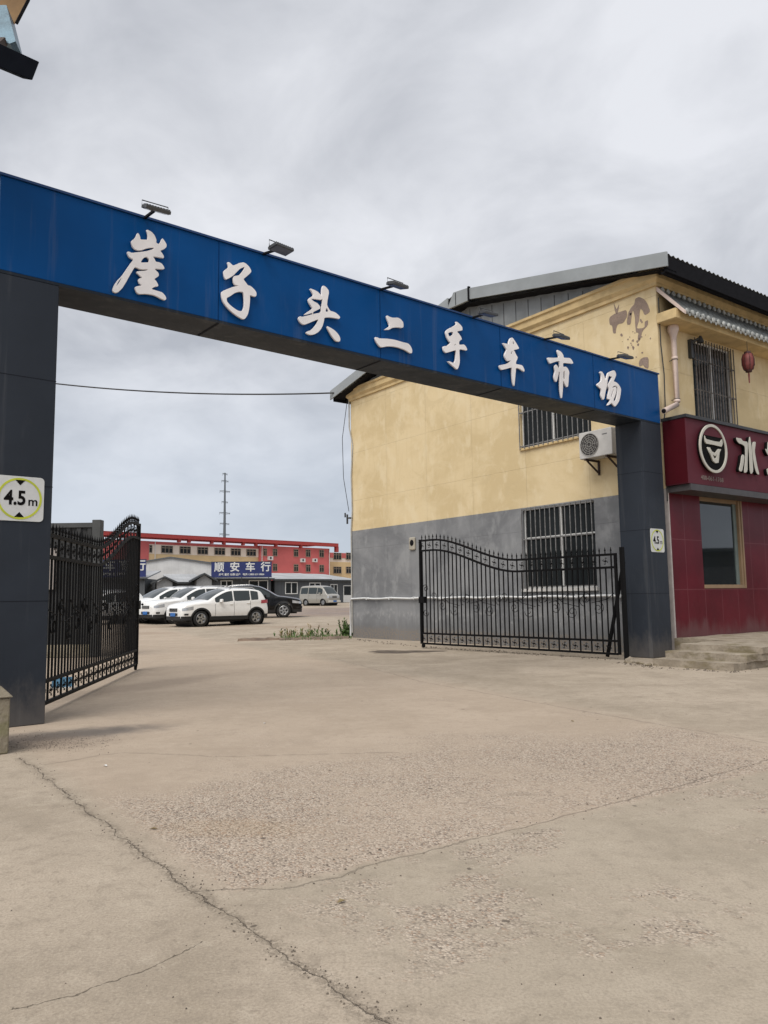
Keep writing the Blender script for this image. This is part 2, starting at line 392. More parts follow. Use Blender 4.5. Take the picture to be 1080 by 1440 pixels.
    peb = t.mix(t.step(sc.outputs[1], .80, .86), peb, (.17, .138, .115)); peb = t.mix(t.step(sc.outputs[2], .90, .96), peb, (.36, .24, .17))
    peb = t.mix(t.step(vo.outputs['Distance'], .48, .74, 0, .6), peb, (.24, .195, .155))
    base = t.mix(t.math('MULTIPLY', s2, t.math('MULTIPLY', s3, s1)), base, t.mix(.4, base, (.44, .345, .265)))
    base = t.mix(t.math('MULTIPLY', lowright, .6), base, t.mix(.4, base, (.325, .29, .225)))
    col = t.mix(t.math('MULTIPLY', agg, .85), base, peb)
    # cracks and joints
    wn = t.step(t.noise(9, 6, .75), .36, .64, .3, 1.2)
    def line(c, d, w, dark, k):
        e = t.math('DIVIDE', d, wn)
        f = t.step(e, w, w*.25, 0, k); return t.mix(f, c, dark), f
    halo = t.math('MULTIPLY', t.step(J1, .07, .005, 0, 1), t.step(t.noise(34, 6, .75), .46, .6, 0, .4))
    col = t.mix(halo, col, (.20, .16, .118))
    col, f1 = line(col, J1, .0046, (.15, .122, .095), .72)
    col, f2 = line(col, J2, .010, (.20, .165, .13), .5)
    col, f3 = line(col, J3, .016, (.21, .175, .14), .55)
    col, f4 = line(col, C1, .004, (.17, .14, .105), .75)
    col, f5 = line(col, C2, .03, (.21, .175, .135), .5)
    # oily dark stain by the gate pillar and gritty patch by the stone block
    def blob(px, py, rx, ry, ang):
        c = gp(px, py); v = t.map(t.vmath('SUBTRACT', wp, tuple(c)), rot=(0, 0, -ang)); v = t.vmath('MULTIPLY', v, (1/rx, 1/ry, 0)); return t.vmath('LENGTH', v)
    b1 = t.math('ADD', blob(100, 1032, 1.2, .42, .45), t.math('MULTIPLY', t.noise(5, 5, .65), .8))
    col = t.mix(t.step(b1, 1.45, .6, 0, .82), col, (.085, .078, .075))
    b2 = t.math('ADD', blob(20, 1045, 1.0, .55, .1), t.math('MULTIPLY', t.noise(6, 5, .65), .7))
    col = t.mix(t.math('MULTIPLY', t.step(b2, 1.4, .7, 0, .7), t.step(vo.outputs['Distance'], .2, .6)), col, (.13, .10, .08))
    b3 = t.math('ADD', blob(330, 1165, .5, .22, -.1), t.math('MULTIPLY', t.noise(5, 5, .65), .8))
    col = t.mix(t.step(b3, 1.5, .7, 0, .2), col, (.37, .25, .13))
    b4 = t.math('ADD', blob(735, 1118, .16, .07, 0), t.math('MULTIPLY', t.noise(14, 5, .65), .9))
    col = t.mix(t.step(b4, 1.5, .8, 0, .2), col, (.09, .075, .06))
    b5 = t.math('ADD', blob(200, 965, 2.6, .5, 1.1), t.math('MULTIPLY', t.noise(3, 5, .65), 1.0))
    col = t.mix(t.step(b5, 1.6, .8, 0, .35), col, (.16, .125, .10))
    # scattered dark specks and pale scuffs
    v2 = t.n.new('ShaderNodeTexVoronoi'); v2.inputs['Scale'].default_value = 3.1; t.set(v2.inputs['Vector'], wp)
    col = t.mix(t.step(v2.outputs['Distance'], .055, .035, 0, .75), col, (.085, .07, .055))
    sc2 = t.noise(7, 6, .7, t.map(P, (1, 2.5, 1), (2, 2, 0), (0, 0, .5))); col = t.mix(t.step(sc2, .66, .78, 0, .4), col, (.48, .42, .34))
    # tyre-polished and rough gravel strips of the far yard
    sy = t.n.new('ShaderNodeSeparateXYZ'); t.set(sy.inputs[0], wp)
    gb = t.math('MULTIPLY', t.step(sy.outputs[1], 42, 48), t.step(sy.outputs[1], 70, 62)); gb = t.math('MULTIPLY', gb, t.step(sy.outputs[0], -9, -5))
    col = t.mix(t.math('MULTIPLY', gb, t.step(t.noise(2.5, 5, .7), .35, .6, .45, .9)), col, (.20, .155, .14))
    d2 = t.math('MULTIPLY', t.step(t.noise(.16, 5, .65, t.map(P, (1, 1.8, 1))), .5, .62), t.step(sy.outputs[1], 22, 30))
    col = t.mix(t.math('MULTIPLY', d2, .5), col, (.27, .20, .145))
    h = t.math('ADD', t.math('MULTIPLY', n4, .25), t.math('MULTIPLY', n3, .5))
    h = t.math('ADD', h, t.math('MULTIPLY', agg, t.math('SUBTRACT', 1.0, vo.outputs['Distance'])))
    for f, k in ((f1, -2.2), (f2, -1.2), (f4, -1.5), (f3, -.8), (halo, -.6)): h = t.math('ADD', h, t.math('MULTIPLY', f, k))
    m = t.out(col, t.math('SUBTRACT', .96, t.math('MULTIPLY', n2, .14)), 0, t.bump(h, .009), .22)
    xs = [-900, -300, -120, -60]+[-30+i*1.0 for i in range(61)]+[60, 120, 300, 900]
    ys = [-60, -20, -8]+[-4+i*1.0 for i in range(60)]+[58+3*i for i in range(26)]+[140, 180, 260, 400, 700, 1500]
    b = MB(); b.grid([[(x, y, gh(y)) for x in xs] for y in ys], smooth=True)
    tag(b.build('ground', m), 'worn tan concrete yard with cracks and exposed aggregate', None, None, 'structure')
build_ground()

# ------------------------------------------------------------------ entrance gate arch
D = .591; BZ, TZ = 4.48, 5.497; GX1 = 11.351; GW = 10.682; SL = -.6
arch = thing('gate_arch', 'blue and slate vehicle entrance arch with white brush-style lettering', 'gateway', G, GA)
MB().box(SL, GX1, 0, D, BZ+.03, TZ).build('beam', BLUE, arch, .006)
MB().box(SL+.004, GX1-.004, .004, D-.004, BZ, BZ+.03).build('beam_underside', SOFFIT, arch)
MB().box(SL-.02, GX1+.02, -.02, D+.02, TZ, TZ+.025).build('top_capping', simple('capping', (.002, .035, .13), .5), arch)
for x0, x1, zs in ((SL, 0, (1.2, 2.35, 3.45)), (GW, GX1, (1.19, 2.39, 3.5))):
    p = MB().box(x0, x1, .004, D-.004, 0, BZ-.001).build('pillar', SLATE, arch, .008)
    for z in zs: MB().box(x0-.002, x1+.002, .002, D-.002, z, z+.006).build('panel_joint', SEAMD, p)
for x in (1.815, 4.30, 6.765, 9.22):
    MB().box(x, x+.009, -.003, .02, BZ+.03, TZ-.01).build('panel_seam', SEAM, arch); MB().box(x, x+.03, .02, D-.02, BZ-.004, BZ+.01).build('soffit_joint', SEAMD, arch)

GLY = [  # (zoom origin x, y, scale) and the brush outlines of each character
 (150, 310, 10.8, [
  [(610,130),(690,170),(735,225),(760,290),(755,335),(800,358),(825,320),(850,262),(880,300),(915,360),(912,400),(880,430),(815,455),(845,490),(875,540),(872,570),(830,560),(700,540),(730,575),(750,625),(800,630),(840,650),(870,690),(885,730),(850,738),(735,728),(745,750),(790,790),(798,830),(785,850),(725,885),(755,915),(785,965),(788,998),(740,1000),(690,1030),(700,1045),(790,1070),(850,1090),(895,1140),(912,1185),(895,1208),(850,1195),(780,1155),(710,1125),(600,1110),(490,1115),(455,1080),(432,1015),(450,1000),(545,980),(500,950),(485,915),(490,880),(550,868),(500,825),(455,785),(465,770),(600,760),(640,738),(560,742),(510,735),(460,712),(430,705),(400,755),(350,840),(290,950),(235,1035),(180,1085),(140,1095),(100,1075),(95,1040),(130,960),(190,880),(235,840),(310,730),(380,630),(415,590),(350,555),(325,515),(318,470),(345,470),(385,490),(480,478),(600,465),(690,440),(728,415),(700,408),(620,415),(545,445),(490,452),(430,430),(395,390),(380,330),(385,300),(425,275),(450,240),(470,185),(495,200),(515,250),(515,285),(600,290),(630,285),(632,220),(625,180)],
  [(520,635),(545,590),(580,555),(615,548),(645,580),(650,605),(640,630),(600,636)], [(145,1005),(175,935),(235,855),(205,925)]]),
 (300, 360, 15.157, [
  [(310,125),(350,130),(400,175),(430,200),(500,175),(560,145),(650,130),(700,155),(760,210),(800,270),(820,325),(790,365),(720,430),(645,490),(690,545),(740,620),(790,630),(840,665),(900,730),(928,785),(925,835),(910,862),(860,855),(785,825),(790,900),(780,1050),(765,1150),(740,1250),(690,1325),(650,1345),(600,1325),(510,1270),(410,1195),(300,1090),(220,980),(190,890),(180,770),(210,740),(330,690),(440,650),(560,630),(470,610),(440,570),(428,500),(435,440),(470,418),(530,415),(580,385),(640,310),(680,230),(650,232),(580,265),(510,330),(440,405),(360,460),(290,492),(255,480),(235,390),(230,330),(255,290),(310,255),(335,230),(325,180)],
  [(290,890),(380,845),(450,790),(540,757),(600,755),(645,768),(660,850),(668,1000),(660,1090),(630,1160),(600,1172),(540,1165),(450,1110),(350,1030),(295,960)]]),
 (410, 390, 13.5, [
  [(610,150),(660,180),(710,240),(715,300),(700,370),(685,460),(680,530),(740,635),(790,645),(850,670),(900,715),(930,755),(915,785),(860,775),(740,755),(630,760),(620,830),(600,910),(565,980),(510,1040),(440,1080),(370,1090),(310,1075),(283,1045),(310,1020),(370,1005),(430,950),(490,870),(520,790),(440,820),(350,860),(260,895),(210,885),(160,840),(135,780),(150,745),(180,735),(200,748),(300,725),(420,695),(560,665),(575,600),(590,480),(595,400),(580,330),(580,250),(590,180)],
  [(668,565),(718,645),(650,652)]]),
 (520, 435, 15.43, [
  [(390,130),(430,155),(500,180),(620,175),(680,210),(730,270),(740,330),(735,390),(700,400),(640,388),(550,388),(490,400),(430,440),(315,440),(370,410),(445,360),(420,290),(385,200),(375,140)]]),
 (615, 445, 18, [
  [(475,128),(520,140),(600,210),(640,270),(645,330),(640,350),(500,375),(560,440),(610,510),(632,580),(590,600),(560,640),(560,710),(620,712),(680,705),(720,740),(750,790),(765,840),(745,862),(660,835),(565,828),(570,950),(578,1100),(570,1200),(540,1300),(510,1340),(470,1310),(390,1240),(320,1180),(275,1130),(320,1135),(400,1170),(440,1170),(470,1100),(480,1000),(488,850),(430,860),(340,890),(250,915),(210,910),(175,870),(155,790),(170,750),(260,740),(310,700),(350,660),(300,610),(260,540),(230,440),(222,390),(250,340),(330,290),(430,240),(500,190)],
  [(275,410),(405,378),(410,460),(310,510)], [(475,680),(480,720),(430,735)]]),
 (695, 470, 18, [
  [(450,80),(480,90),(540,180),(590,260),(645,360),(560,385),(500,395),(525,430),(560,510),(605,580),(590,640),(560,690),(560,755),(640,765),(720,785),(750,840),(775,900),(770,950),(740,930),(650,870),(560,845),(552,950),(535,1150),(520,1310),(500,1290),(475,1180),(462,1000),(458,835),(400,850),(290,880),(200,900),(165,880),(135,800),(160,780),(300,755),(380,720),(440,655),(350,680),(310,640),(275,560),(275,500),(310,430),(330,385),(280,310),(225,225),(270,225),(350,245),(375,240),(380,180),(410,110)],
  [(475,180),(492,172),(530,245),(490,250)], [(450,430),(472,415),(462,500),(440,520),(430,490)]]),
 (765, 485, 18, [
  [(345,120),(410,150),(460,190),(495,250),(510,320),(560,325),(650,328),(690,350),(730,410),(750,460),(730,475),(600,460),(490,450),(495,560),(560,545),(600,580),(635,640),(650,700),(635,800),(630,950),(615,1060),(575,1060),(540,990),(490,890),(490,1050),(480,1200),(465,1345),(450,1340),(430,1220),(412,1080),(412,680),(385,680),(370,780),(345,880),(325,935),(300,925),(275,860),(265,800),(280,720),(300,660),(280,580),(285,520),(320,490),(350,530),(375,590),(412,560),(405,470),(395,400),(280,430),(170,470),(150,460),(125,400),(100,320),(150,320),(280,325),(390,315),(385,270),(360,200)],
  [(500,670),(530,655),(538,780),(545,880),(500,840)]]),
 (835, 515, 21.6, [
  [(190,185),(230,150),(270,170),(315,240),(345,340),(375,430),(400,340),(435,220),(460,190),(540,150),(620,118),(660,150),(690,230),(685,290),(650,370),(610,460),(680,475),(750,530),(800,600),(840,690),(830,820),(800,980),(770,1080),(710,1170),(655,1225),(620,1190),(560,1120),(545,1115),(510,1150),(440,1190),(415,1180),(450,1130),(510,1050),(500,985),(450,1000),(435,980),(440,880),(470,780),(485,700),(450,620),(445,550),(480,500),(520,430),(575,310),(530,310),(500,285),(470,285),(450,350),(430,450),(410,600),(370,760),(350,880),(330,980),(300,1020),(280,1005),(240,920),(230,850),(245,690),(180,645),(105,570),(120,540),(240,450),(245,330),(240,260),(220,215)],
  [(565,640),(640,590),(690,590),(730,640),(740,720),(720,880),(690,1000),(660,1060),(620,1050),(610,1020),(660,900),(695,760),(700,660),(660,610),(610,650)],
  [(600,700),(625,700),(560,930),(530,940),(528,910)]]),
]
EXTRA = {2: [[(355,205),(440,235),(510,275),(560,330),(600,370),(590,410),(565,425),(480,410),(370,400),(420,450),(500,490),(550,550),(550,590),(510,610),(430,650),(415,665),(412,720),(400,720),(405,668),(310,700),(240,712),(300,660),(400,595),(405,575),(370,530),(335,470),(325,420),(345,390),(420,345),(415,310),(380,250)],
             [(675,920),(740,950),(820,1000),(880,1060),(920,1120),(933,1170),(925,1215),(880,1218),(830,1190),(770,1110),(700,990)]],
         3: [[(125,600),(170,605),(220,630),(350,632),(480,645),(600,670),(720,710),(840,735),(890,790),(920,850),(930,900),(920,950),(880,945),(780,880),(650,830),(540,805),(400,797),(280,820),(235,810),(180,750),(140,680)]]}
for i, (ox, oy, sc, loops) in enumerate(GLY):
    cvt = lambda lp: [gf(ox+x/sc, oy+y/sc, -.06) for x, y in lp]
    ch = outline_mesh('character', [cvt(l) for l in loops], LETTER, arch, .03, stand(0, -.04, 0), .0015)
    for e in EXTRA.get(i, []):
        outline_mesh('stroke', [cvt(e)], LETTER, ch, .03, stand(0, -.0405, 0), .0015)

# ------------------------------------------------------------------ floodlights on the beam
TILT = 20
def floodlight():
    t = thing('floodlight', '', 'floodlight', (0, 0, 0), GA, 'floodlights along the top of the gate beam')
    MB().bar((0, .04, -.01), (.02, -.36, -.05), .03).build('arm', BLACK, t)
    y0, z0 = -.36, -.035
    h = MB().box(-.16, .16, -.10, .10, -.022, .022)
    for k in range(9): h.box(-.148+k*.036, -.138+k*.036, -.09, .09, .022, .038)
    o = h.build('lamp_head', LAMPG, t, .006); o.location = (.02, y0-.08, z0-.035); o.rotation_euler = (radians(TILT), 0, 0)
    ln = MB().box(-.14, .14, -.085, .085, -.026, -.0221).build('lens', simple('lamp_lens', (.16, .165, .17), .2), o)
    b = MB().tube([(-.17, 0, 0), (-.17, 0, .10), (.17, 0, .10), (.17, 0, 0)], .008, 6)
    b.build('bracket', LAMPG, t).location = (.02, y0-.03, z0-.035)
    return t
fl0 = floodlight(); fl_lab = ['above the first, leftmost white character', 'above the gap between the second and third characters', 'above the fourth, two-stroke character',
      'in front of the grey corrugated gable sheeting', 'above the gap between the sixth and seventh characters', 'nearest the right pillar, against yellow wall']
for i, px in enumerate(((203, 306), (369, 358), (534, 409), (664, 449), (764, 480), (856, 506))):
    o = fl0 if i == 0 else dup(fl0)
    x, z = gf(*px); o.location = G + GU*x + GN*.03 + Vector((0, 0, TZ+.02)); o['label'] = 'small grey floodlight on a black arm '+fl_lab[i]
    o.scale = (.86, .86, .86); o.rotation_euler = (0, 0, GA+(-.05, .12, .05, -.08, .06, -.05)[i])
    hd = [c for c in o.children if c.name.startswith('lamp_head')][0]; hd.rotation_euler.x = radians((24, -4, 14, 10, 16, 12)[i])

# ------------------------------------------------------------------ clearance signs
YG = simple('signal_yellow_green', (.50, .55, .04), .5); SW = simple('sign_white', (.60, .61, .60), .45, var=.06, sc=8)
INK = simple('sign_black', (.005, .005, .005), .8, spec=.1)
def clearance(x0, x1, z0, z1, label, faded):
    t = thing('height_sign', label, 'sign', G+GU*((x0+x1)/2), GA, 'height limit signs on the pillars')
    w, h = (x1-x0)/2, (z1-z0)/2; r = .04; pts = []
    for cx, cy, a in ((w-r, h-r, 0), (-w+r, h-r, 90), (-w+r, -h+r, 180), (w-r, -h+r, 270)):
        for k in range(5): an = radians(a+22.5*k); pts.append((cx+r*cos(an), cy+r*sin(an)))
    zc = (z0+z1)/2
    outline_mesh('plate', [pts], SW, t, .004, stand(0, -.003, zc), .0005, False)
    R0 = min(w, h)*.93; ring = [(R0*cos(k*pi/24), R0*sin(k*pi/24)) for k in range(48)]; R1 = R0*.90; r2 = [(R1*cos(k*pi/24), R1*sin(k*pi/24)) for k in range(48)]
    outline_mesh('ring', [ring, r2], YG, t, .002, stand(0, -.0065, zc), .0002, False)
    tri = [[(-.048, .188), (.048, .188), (0, .135)], [(-.048, -.188), (.048, -.188), (0, -.135)]]
    for q in tri: outline_mesh('arrow_mark', [[(a*R0/.21, b*R0/.21) for a, b in q]], INK, t, .002, stand(0, -.0065, zc), .0001, False)
    text_mesh('lettering', '4.5', .20*R0/.21, INK, t, stand(-.042, -.0065, zc), .002, .0055, sx=.84, space=1.0)
    text_mesh('lettering', 'm', .125*R0/.21, INK if not faded else simple('faded_ink', (.16, .16, .15), .6), t, stand(.125*R0/.21, -.0065, zc-.026), .002, .002)
clearance(-.535, -.082, 1.99, 2.435, 'white 4.5m height sign with yellow-green ring on the left pillar', False)
clearance(10.785, 11.248, 1.97, 2.418, 'small white 4.5m height sign with yellowed border on the right pillar', True)

# ------------------------------------------------------------------ iron gate leaves
LL = 5.37
def topz(d):
    k = min(1, max(0, (d-2.35)/(4.95-2.35))); k = k*k*(3-2*k); return 1.925+.585*k
def spiral(cx, cz, r0, turns, a0, sgn=1, n=18):
    return [(cx+(r0*(1-.85*k/n))*cos(a0+sgn*turns*2*pi*k/n), 0, cz+(r0*(1-.85*k/n))*sin(a0+sgn*turns*2*pi*k/n)) for k in range(n+1)]
def make_leaf():
    t = thing('gate_leaf', '', 'gate', (0, 0, 0), 0, 'wrought iron gate leaves')
    MB().box(-.0, .05, -.025, .025, .09, topz(0)+.02).build('hinge_stile', BLACK, t, .004)
    MB().box(LL-.055, LL, -.028, .028, .09, topz(LL)+.03).build('lock_stile', BLACK, t, .004)
    ds = [LL*k/40 for k in range(41)]
    for off in (0, -.24): MB().tube([(d, 0, topz(d)+off) for d in ds], .030, 4, r2=.030, up=Vector((0, 1, 0))).build('rail', BLACK, t)
    for z in (.10, .335): MB().box(.05, LL-.055, -.02, .02, z-.02, z+.02).build('rail', BLACK, t, .003)
    N = 42; sp = (LL-.08)/N
    for k in range(N):
        d = .055+sp*(k+.5); zt = topz(d); zb = .12 if k % 2 == 0 else .335
        p = MB().box(d-.0105, d+.0105, -.0105, .0105, zb, zt if k % 2 == 0 else zt-.24)
        if k % 2: p.box(d-.008, d+.008, -.008, .008, zt, zt+.03)
        p.lathe([(.001, zt+.15), (.008, zt+.115), (.019, zt+.075), (.008, zt+.055), (.014, zt+.048), (.014, zt+.038), (.008, zt+.03), (.008, zt)], n=6, c=(d, 0, 0))
        p.build('picket', BLACK, t)
    def rosette(b, cx, cz):
        for q in range(4):
            a = q*pi/2+.4; e = spiral(cx+.042*cos(a), cz+.052*sin(a), .026, .8, a+pi, 1, 8); b.tube([(cx, 0, cz)]+e, .0062, 4)
        b.tube([(cx-.018, 0, cz), (cx+.018, 0, cz)], .016, 6)
    for k in range(N//2):
        d = .055+sp*(2*k+1.5)
        b = MB(); rosette(b, d, topz(d)-.12); b.build('rosette', BLACK, t)
        b = MB(); rosette(b, d, .218); b.build('rosette', BLACK, t)
    for cx, zc, s_ in ((.45, 1.05, 1), (1.05, .98, -1), (1.45, 1.06, 1), (2.1, .98, -1), (2.5, 1.06, 1), (3.2, 1.0, -1), (3.6, 1.05, 1), (4.25, 1.0, -1), (4.65, 1.1, 1)):
        b = MB(); b.tube(spiral(cx, zc-.12, .13, 1.5, pi/2 if s_ > 0 else 0, s_, 26), .0065, 5)
        b.tube(spiral(cx+.28*s_, zc+.10, .11, 1.3, -pi/2, -s_, 22), .0065, 5)
        b.tube([(cx-.35*s_, 0, zc+.16), (cx-.2*s_, 0, zc+.05), (cx, 0, zc+.01), (cx+.15*s_, 0, zc-.02)], .0065, 5)
        b.build('scroll', BLACK, t).location = (0, -.016, 0)
    for a, cz in ((0, 1.38), (pi, .82)):
        b = MB(); b.tube(spiral(LL-.17, cz, .10, 1.4, a, 1, 24), .008, 5); b.build('scroll', BLACK, t).location = (0, -.016, 0)
    lk = MB().box(LL-.17, LL+.03, -.05, .035, 1.04, 1.19); lk.tube([(LL+.02, -.07, 1.12), (LL+.06, -.07, 1.12)], .02, 6); lk.build('lock', BLACK, t, .006)
    w = MB(); w.lathe([(.0, -.02), (.045, -.02), (.05, -.012), (.05, .012), (.045, .02), (.0, .02)], 'y', 14, (LL-.08, 0, .05)); w.box(LL-.095, LL-.065, -.03, .03, .06, .12)
    w.build('wheel', BLACK, t)
    return t
def aim(o, a, b): d = b-a; o.location = a; o.rotation_euler = (0, 0, math.atan2(d.y, d.x))
leaf = make_leaf(); A = gp(877, 928); B = gp(595, 912)
aim(leaf, A+(B-A).normalized()*.05, B); leaf['label'] = 'black scrolled iron gate leaf open against the grey wall beside the right pillar'
leaf2 = dup(leaf); B2 = gp(191, 942); A2 = G+GN*.47; d2 = (B2-A2).normalized()
aim(leaf2, B2-d2*(LL-.05), B2); leaf2['label'] = 'black scrolled iron gate leaf seen edge-on behind the left pillar'
pd = (B-A).normalized()
post = thing('gate_post', 'black square steel hinge post with a slanting brace at the right pillar', 'post', A, math.atan2(pd.y, pd.x))
MB().box(-.10, -.035, -.04, .04, 0, 2.05).build('upright', BLACK, post, .004)
MB().bar((-.03, -.10, 1.78), (.42, -.12, .03), .05).build('brace', BLACK, post)
h = MB()
for z in (.4, 1.1, 1.72): h.tube([(-.04, -.01, z-.05), (-.04, -.01, z+.05)], .028, 8)
h.build('hinge', BLACK, post)

# ------------------------------------------------------------------ corner building
BL = 14.0; GD = 11.24; BAND = 3.262; CORN = 7.60
bld = thing('corner_building', 'two-storey yellow rendered building over a grey base with a metal gabled roof', 'building', BN, BA)
def facade(openings, a0, a1, b0, b1, fn, depth_):
    A_ = sorted({a0, a1}|{o[0] for o in openings}|{o[1] for o in openings}); B_ = sorted({b0, b1}|{o[2] for o in openings}|{o[3] for o in openings})
    A_ = [a for a in A_ if a0-1e-6 <= a <= a1+1e-6]; B_ = [b for b in B_ if b0-1e-6 <= b <= b1+1e-6]
    m = MB()
    for i in range(len(A_)-1):
        for j in range(len(B_)-1):
            ca, cb_ = (A_[i]+A_[i+1])/2, (B_[j]+B_[j+1])/2
            if any(o[0] < ca < o[1] and o[2] < cb_ < o[3] for o in openings): continue
            m.add([fn(A_[i], B_[j], 0), fn(A_[i+1], B_[j], 0), fn(A_[i+1], B_[j+1], 0), fn(A_[i], B_[j+1], 0)], [(0, 1, 2, 3)])
    for o in openings:
        q = [(o[0], max(o[2], b0)), (o[1], max(o[2], b0)), (o[1], min(o[3], b1)), (o[0], min(o[3], b1))]
        for k in range(4):
            p, r = q[k], q[(k+1) % 4]; m.add([fn(*p, 0), fn(*r, 0), fn(*r, depth_), fn(*p, depth_)], [(0, 1, 2, 3)])
    return m
gab = lambda a, b, t: (t, a, b)           # gable plane: a=Y, b=z, depth along +X
sto = lambda a, b, t: (a, t, b)           # storefront plane: a=X, depth along +Y
lowW = (1.79, 3.90, 1.34, 3.23); upW = (1.77, 3.87, 4.69, 6.55)
shopW = (1.14, 2.72, 1.28, 3.20); upS = (1.18, 2.72, 4.78, 6.56)
facade([lowW], 0, GD, 0-.1, BAND, gab, .14).build('lower_wall', GRY, bld)
m = facade([upW], 0, GD, BAND, CORN, gab, .14); m.v = [(x, y, z) for x, y, z in m.v]
g2_ = facade([upS], 0, BL, BAND, CORN, sto, .14); m.add(g2_.v, g2_.f)
m.add([(0, 0, CORN), (BL, 0, CORN), (BL, GD, CORN), (0, GD, CORN)], [(0, 1, 2, 3)])
m.add([(0, GD, -.1), (BL, GD, -.1), (BL, GD, CORN), (0, GD, CORN)], [(0, 1, 2, 3)]); m.add([(BL, 0, -.1), (BL, GD, -.1), (BL, GD, CORN), (BL, 0, CORN)], [(0, 1, 2, 3)])
m.build('upper_wall', YEL, bld)
facade([shopW, (4.2, 7.6, .3, 3.2)], 0, BL, -.1, BAND, sto, .12).build('shop_cladding', MAROON, bld)
MB().box(-.012, .03, -.03, .05, 0, 3.25).build('corner_trim', simple('corner_trim', (.42, .38, .36), .6), bld)
# cornice
c = MB()
prof = [(.0, CORN-.16), (.05, CORN-.16), (.05, CORN-.09), (.11, CORN-.02), (.11, CORN+.12), (.15, CORN+.14), (.15, CORN+.20), (0, CORN+.20)]
def sweep(prof, path):
    r = []
    for (x, y, dx, dy) in path: r.append([(x+dx*o, y+dy*o, z) for o, z in prof])
    return r
c.grid(sweep(prof, [(0, GD, -1, 1), (0, 0, -1, -1), (BL, 0, 1, -1)]), smooth=False); c.build('cornice', YELTRIM, bld)
# roof: corrugated sheet in two slopes, flashing on the verge, corrugated gable infill
RY0, RZ0, RYM, RZM, RY1 = -.50, 7.86, 5.62, 9.13, 11.75
r = MB(); rows = []
nx = int((BL+.4)/.04)
for yy, zz in ((RY0, RZ0), (RYM, RZM), (RY1, RZ0)):
    rows.append([(-.36+k*.04, yy, zz+.022*(1 if (k//2) % 2 else -1)*(1 if k % 2 else .3)) for k in range(nx)])
r.grid(rows, smooth=False)
r.build('roof', ROOFG, bld)
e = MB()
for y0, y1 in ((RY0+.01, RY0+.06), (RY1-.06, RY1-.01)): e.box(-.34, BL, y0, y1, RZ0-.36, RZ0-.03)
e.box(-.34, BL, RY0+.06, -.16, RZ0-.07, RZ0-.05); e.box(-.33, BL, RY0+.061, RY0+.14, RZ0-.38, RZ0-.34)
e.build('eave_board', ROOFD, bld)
v = MB()
def verge(ya, za, yb, zb, w): v.hexa([(-.40, ya, za-w), (-.36, ya, za-w), (-.40, yb, zb-w), (-.36, yb, zb-w), (-.40, ya, za+.03), (-.36, ya, za+.03), (-.40, yb, zb+.03), (-.36, yb, zb+.03)])
verge(RY0-.05, RZ0-.02, RYM-.45, RZM-.095, .27); verge(RYM+.35, RZM-.085, RY1+.1, RZ0-.02, .27)
v.hexa([(-.42, RYM-.46, RZM-.40), (-.36, RYM-.46, RZM-.40), (-.42, RYM+.36, RZM-.38), (-.36, RYM+.36, RZM-.38), (-.42, RYM-.46, RZM-.06), (-.36, RYM-.46, RZM-.06), (-.42, RYM+.1, RZM+.0), (-.36, RYM+.1, RZM+.0)])
v.build('verge_flashing', ROOFG, bld, .004)
k_ = MB(); k_.box(-.428, -.36, RYM-.50, RYM-.455, RZM-.41, RZM-.03); k_.box(-.425, -.36, RYM+.0, RYM+.02, RZM-.37, RZM-.04)
k_.build('flashing_lap', ROOFD, bld)
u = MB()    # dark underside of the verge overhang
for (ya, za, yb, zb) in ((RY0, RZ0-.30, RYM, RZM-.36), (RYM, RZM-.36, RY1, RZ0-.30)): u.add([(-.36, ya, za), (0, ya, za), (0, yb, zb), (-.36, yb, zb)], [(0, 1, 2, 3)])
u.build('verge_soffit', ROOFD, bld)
INF = simple('corrugated_infill', (.235, .25, .255), .55, .2, var=.15, sc=2)
g = MB(); rows = [[], []]; y = 0.0; k = 0
while y < GD:
    x = -.035 if k % 4 in (1, 2) else -.008
    zt = (RZ0+(RZM-RZ0)*(y-RY0)/(RYM-RY0) if y < RYM else RZ0+(RZM-RZ0)*(RY1-y)/(RY1-RYM))-.1
    rows[0].append((x, y, CORN+.19)); rows[1].append((x, y, zt)); k += 1; y += .17 if k % 2 else .035
g.grid(rows, smooth=False); g.build('gable_infill', INF, bld)
rs = MB(); y = .17
while y < GD-.3:
    zt = (RZ0+(RZM-RZ0)*(y-RY0)/(RYM-RY0) if y < RYM else RZ0+(RZM-RZ0)*(RY1-y)/(RY1-RYM))-.4
    if zt > CORN+.22: rs.box(-.045, -.03, y, y+.018, CORN+.2, zt)
    y += .41
rs.build('sheet_rib', simple('rib', (.09, .095, .10), .6), bld)

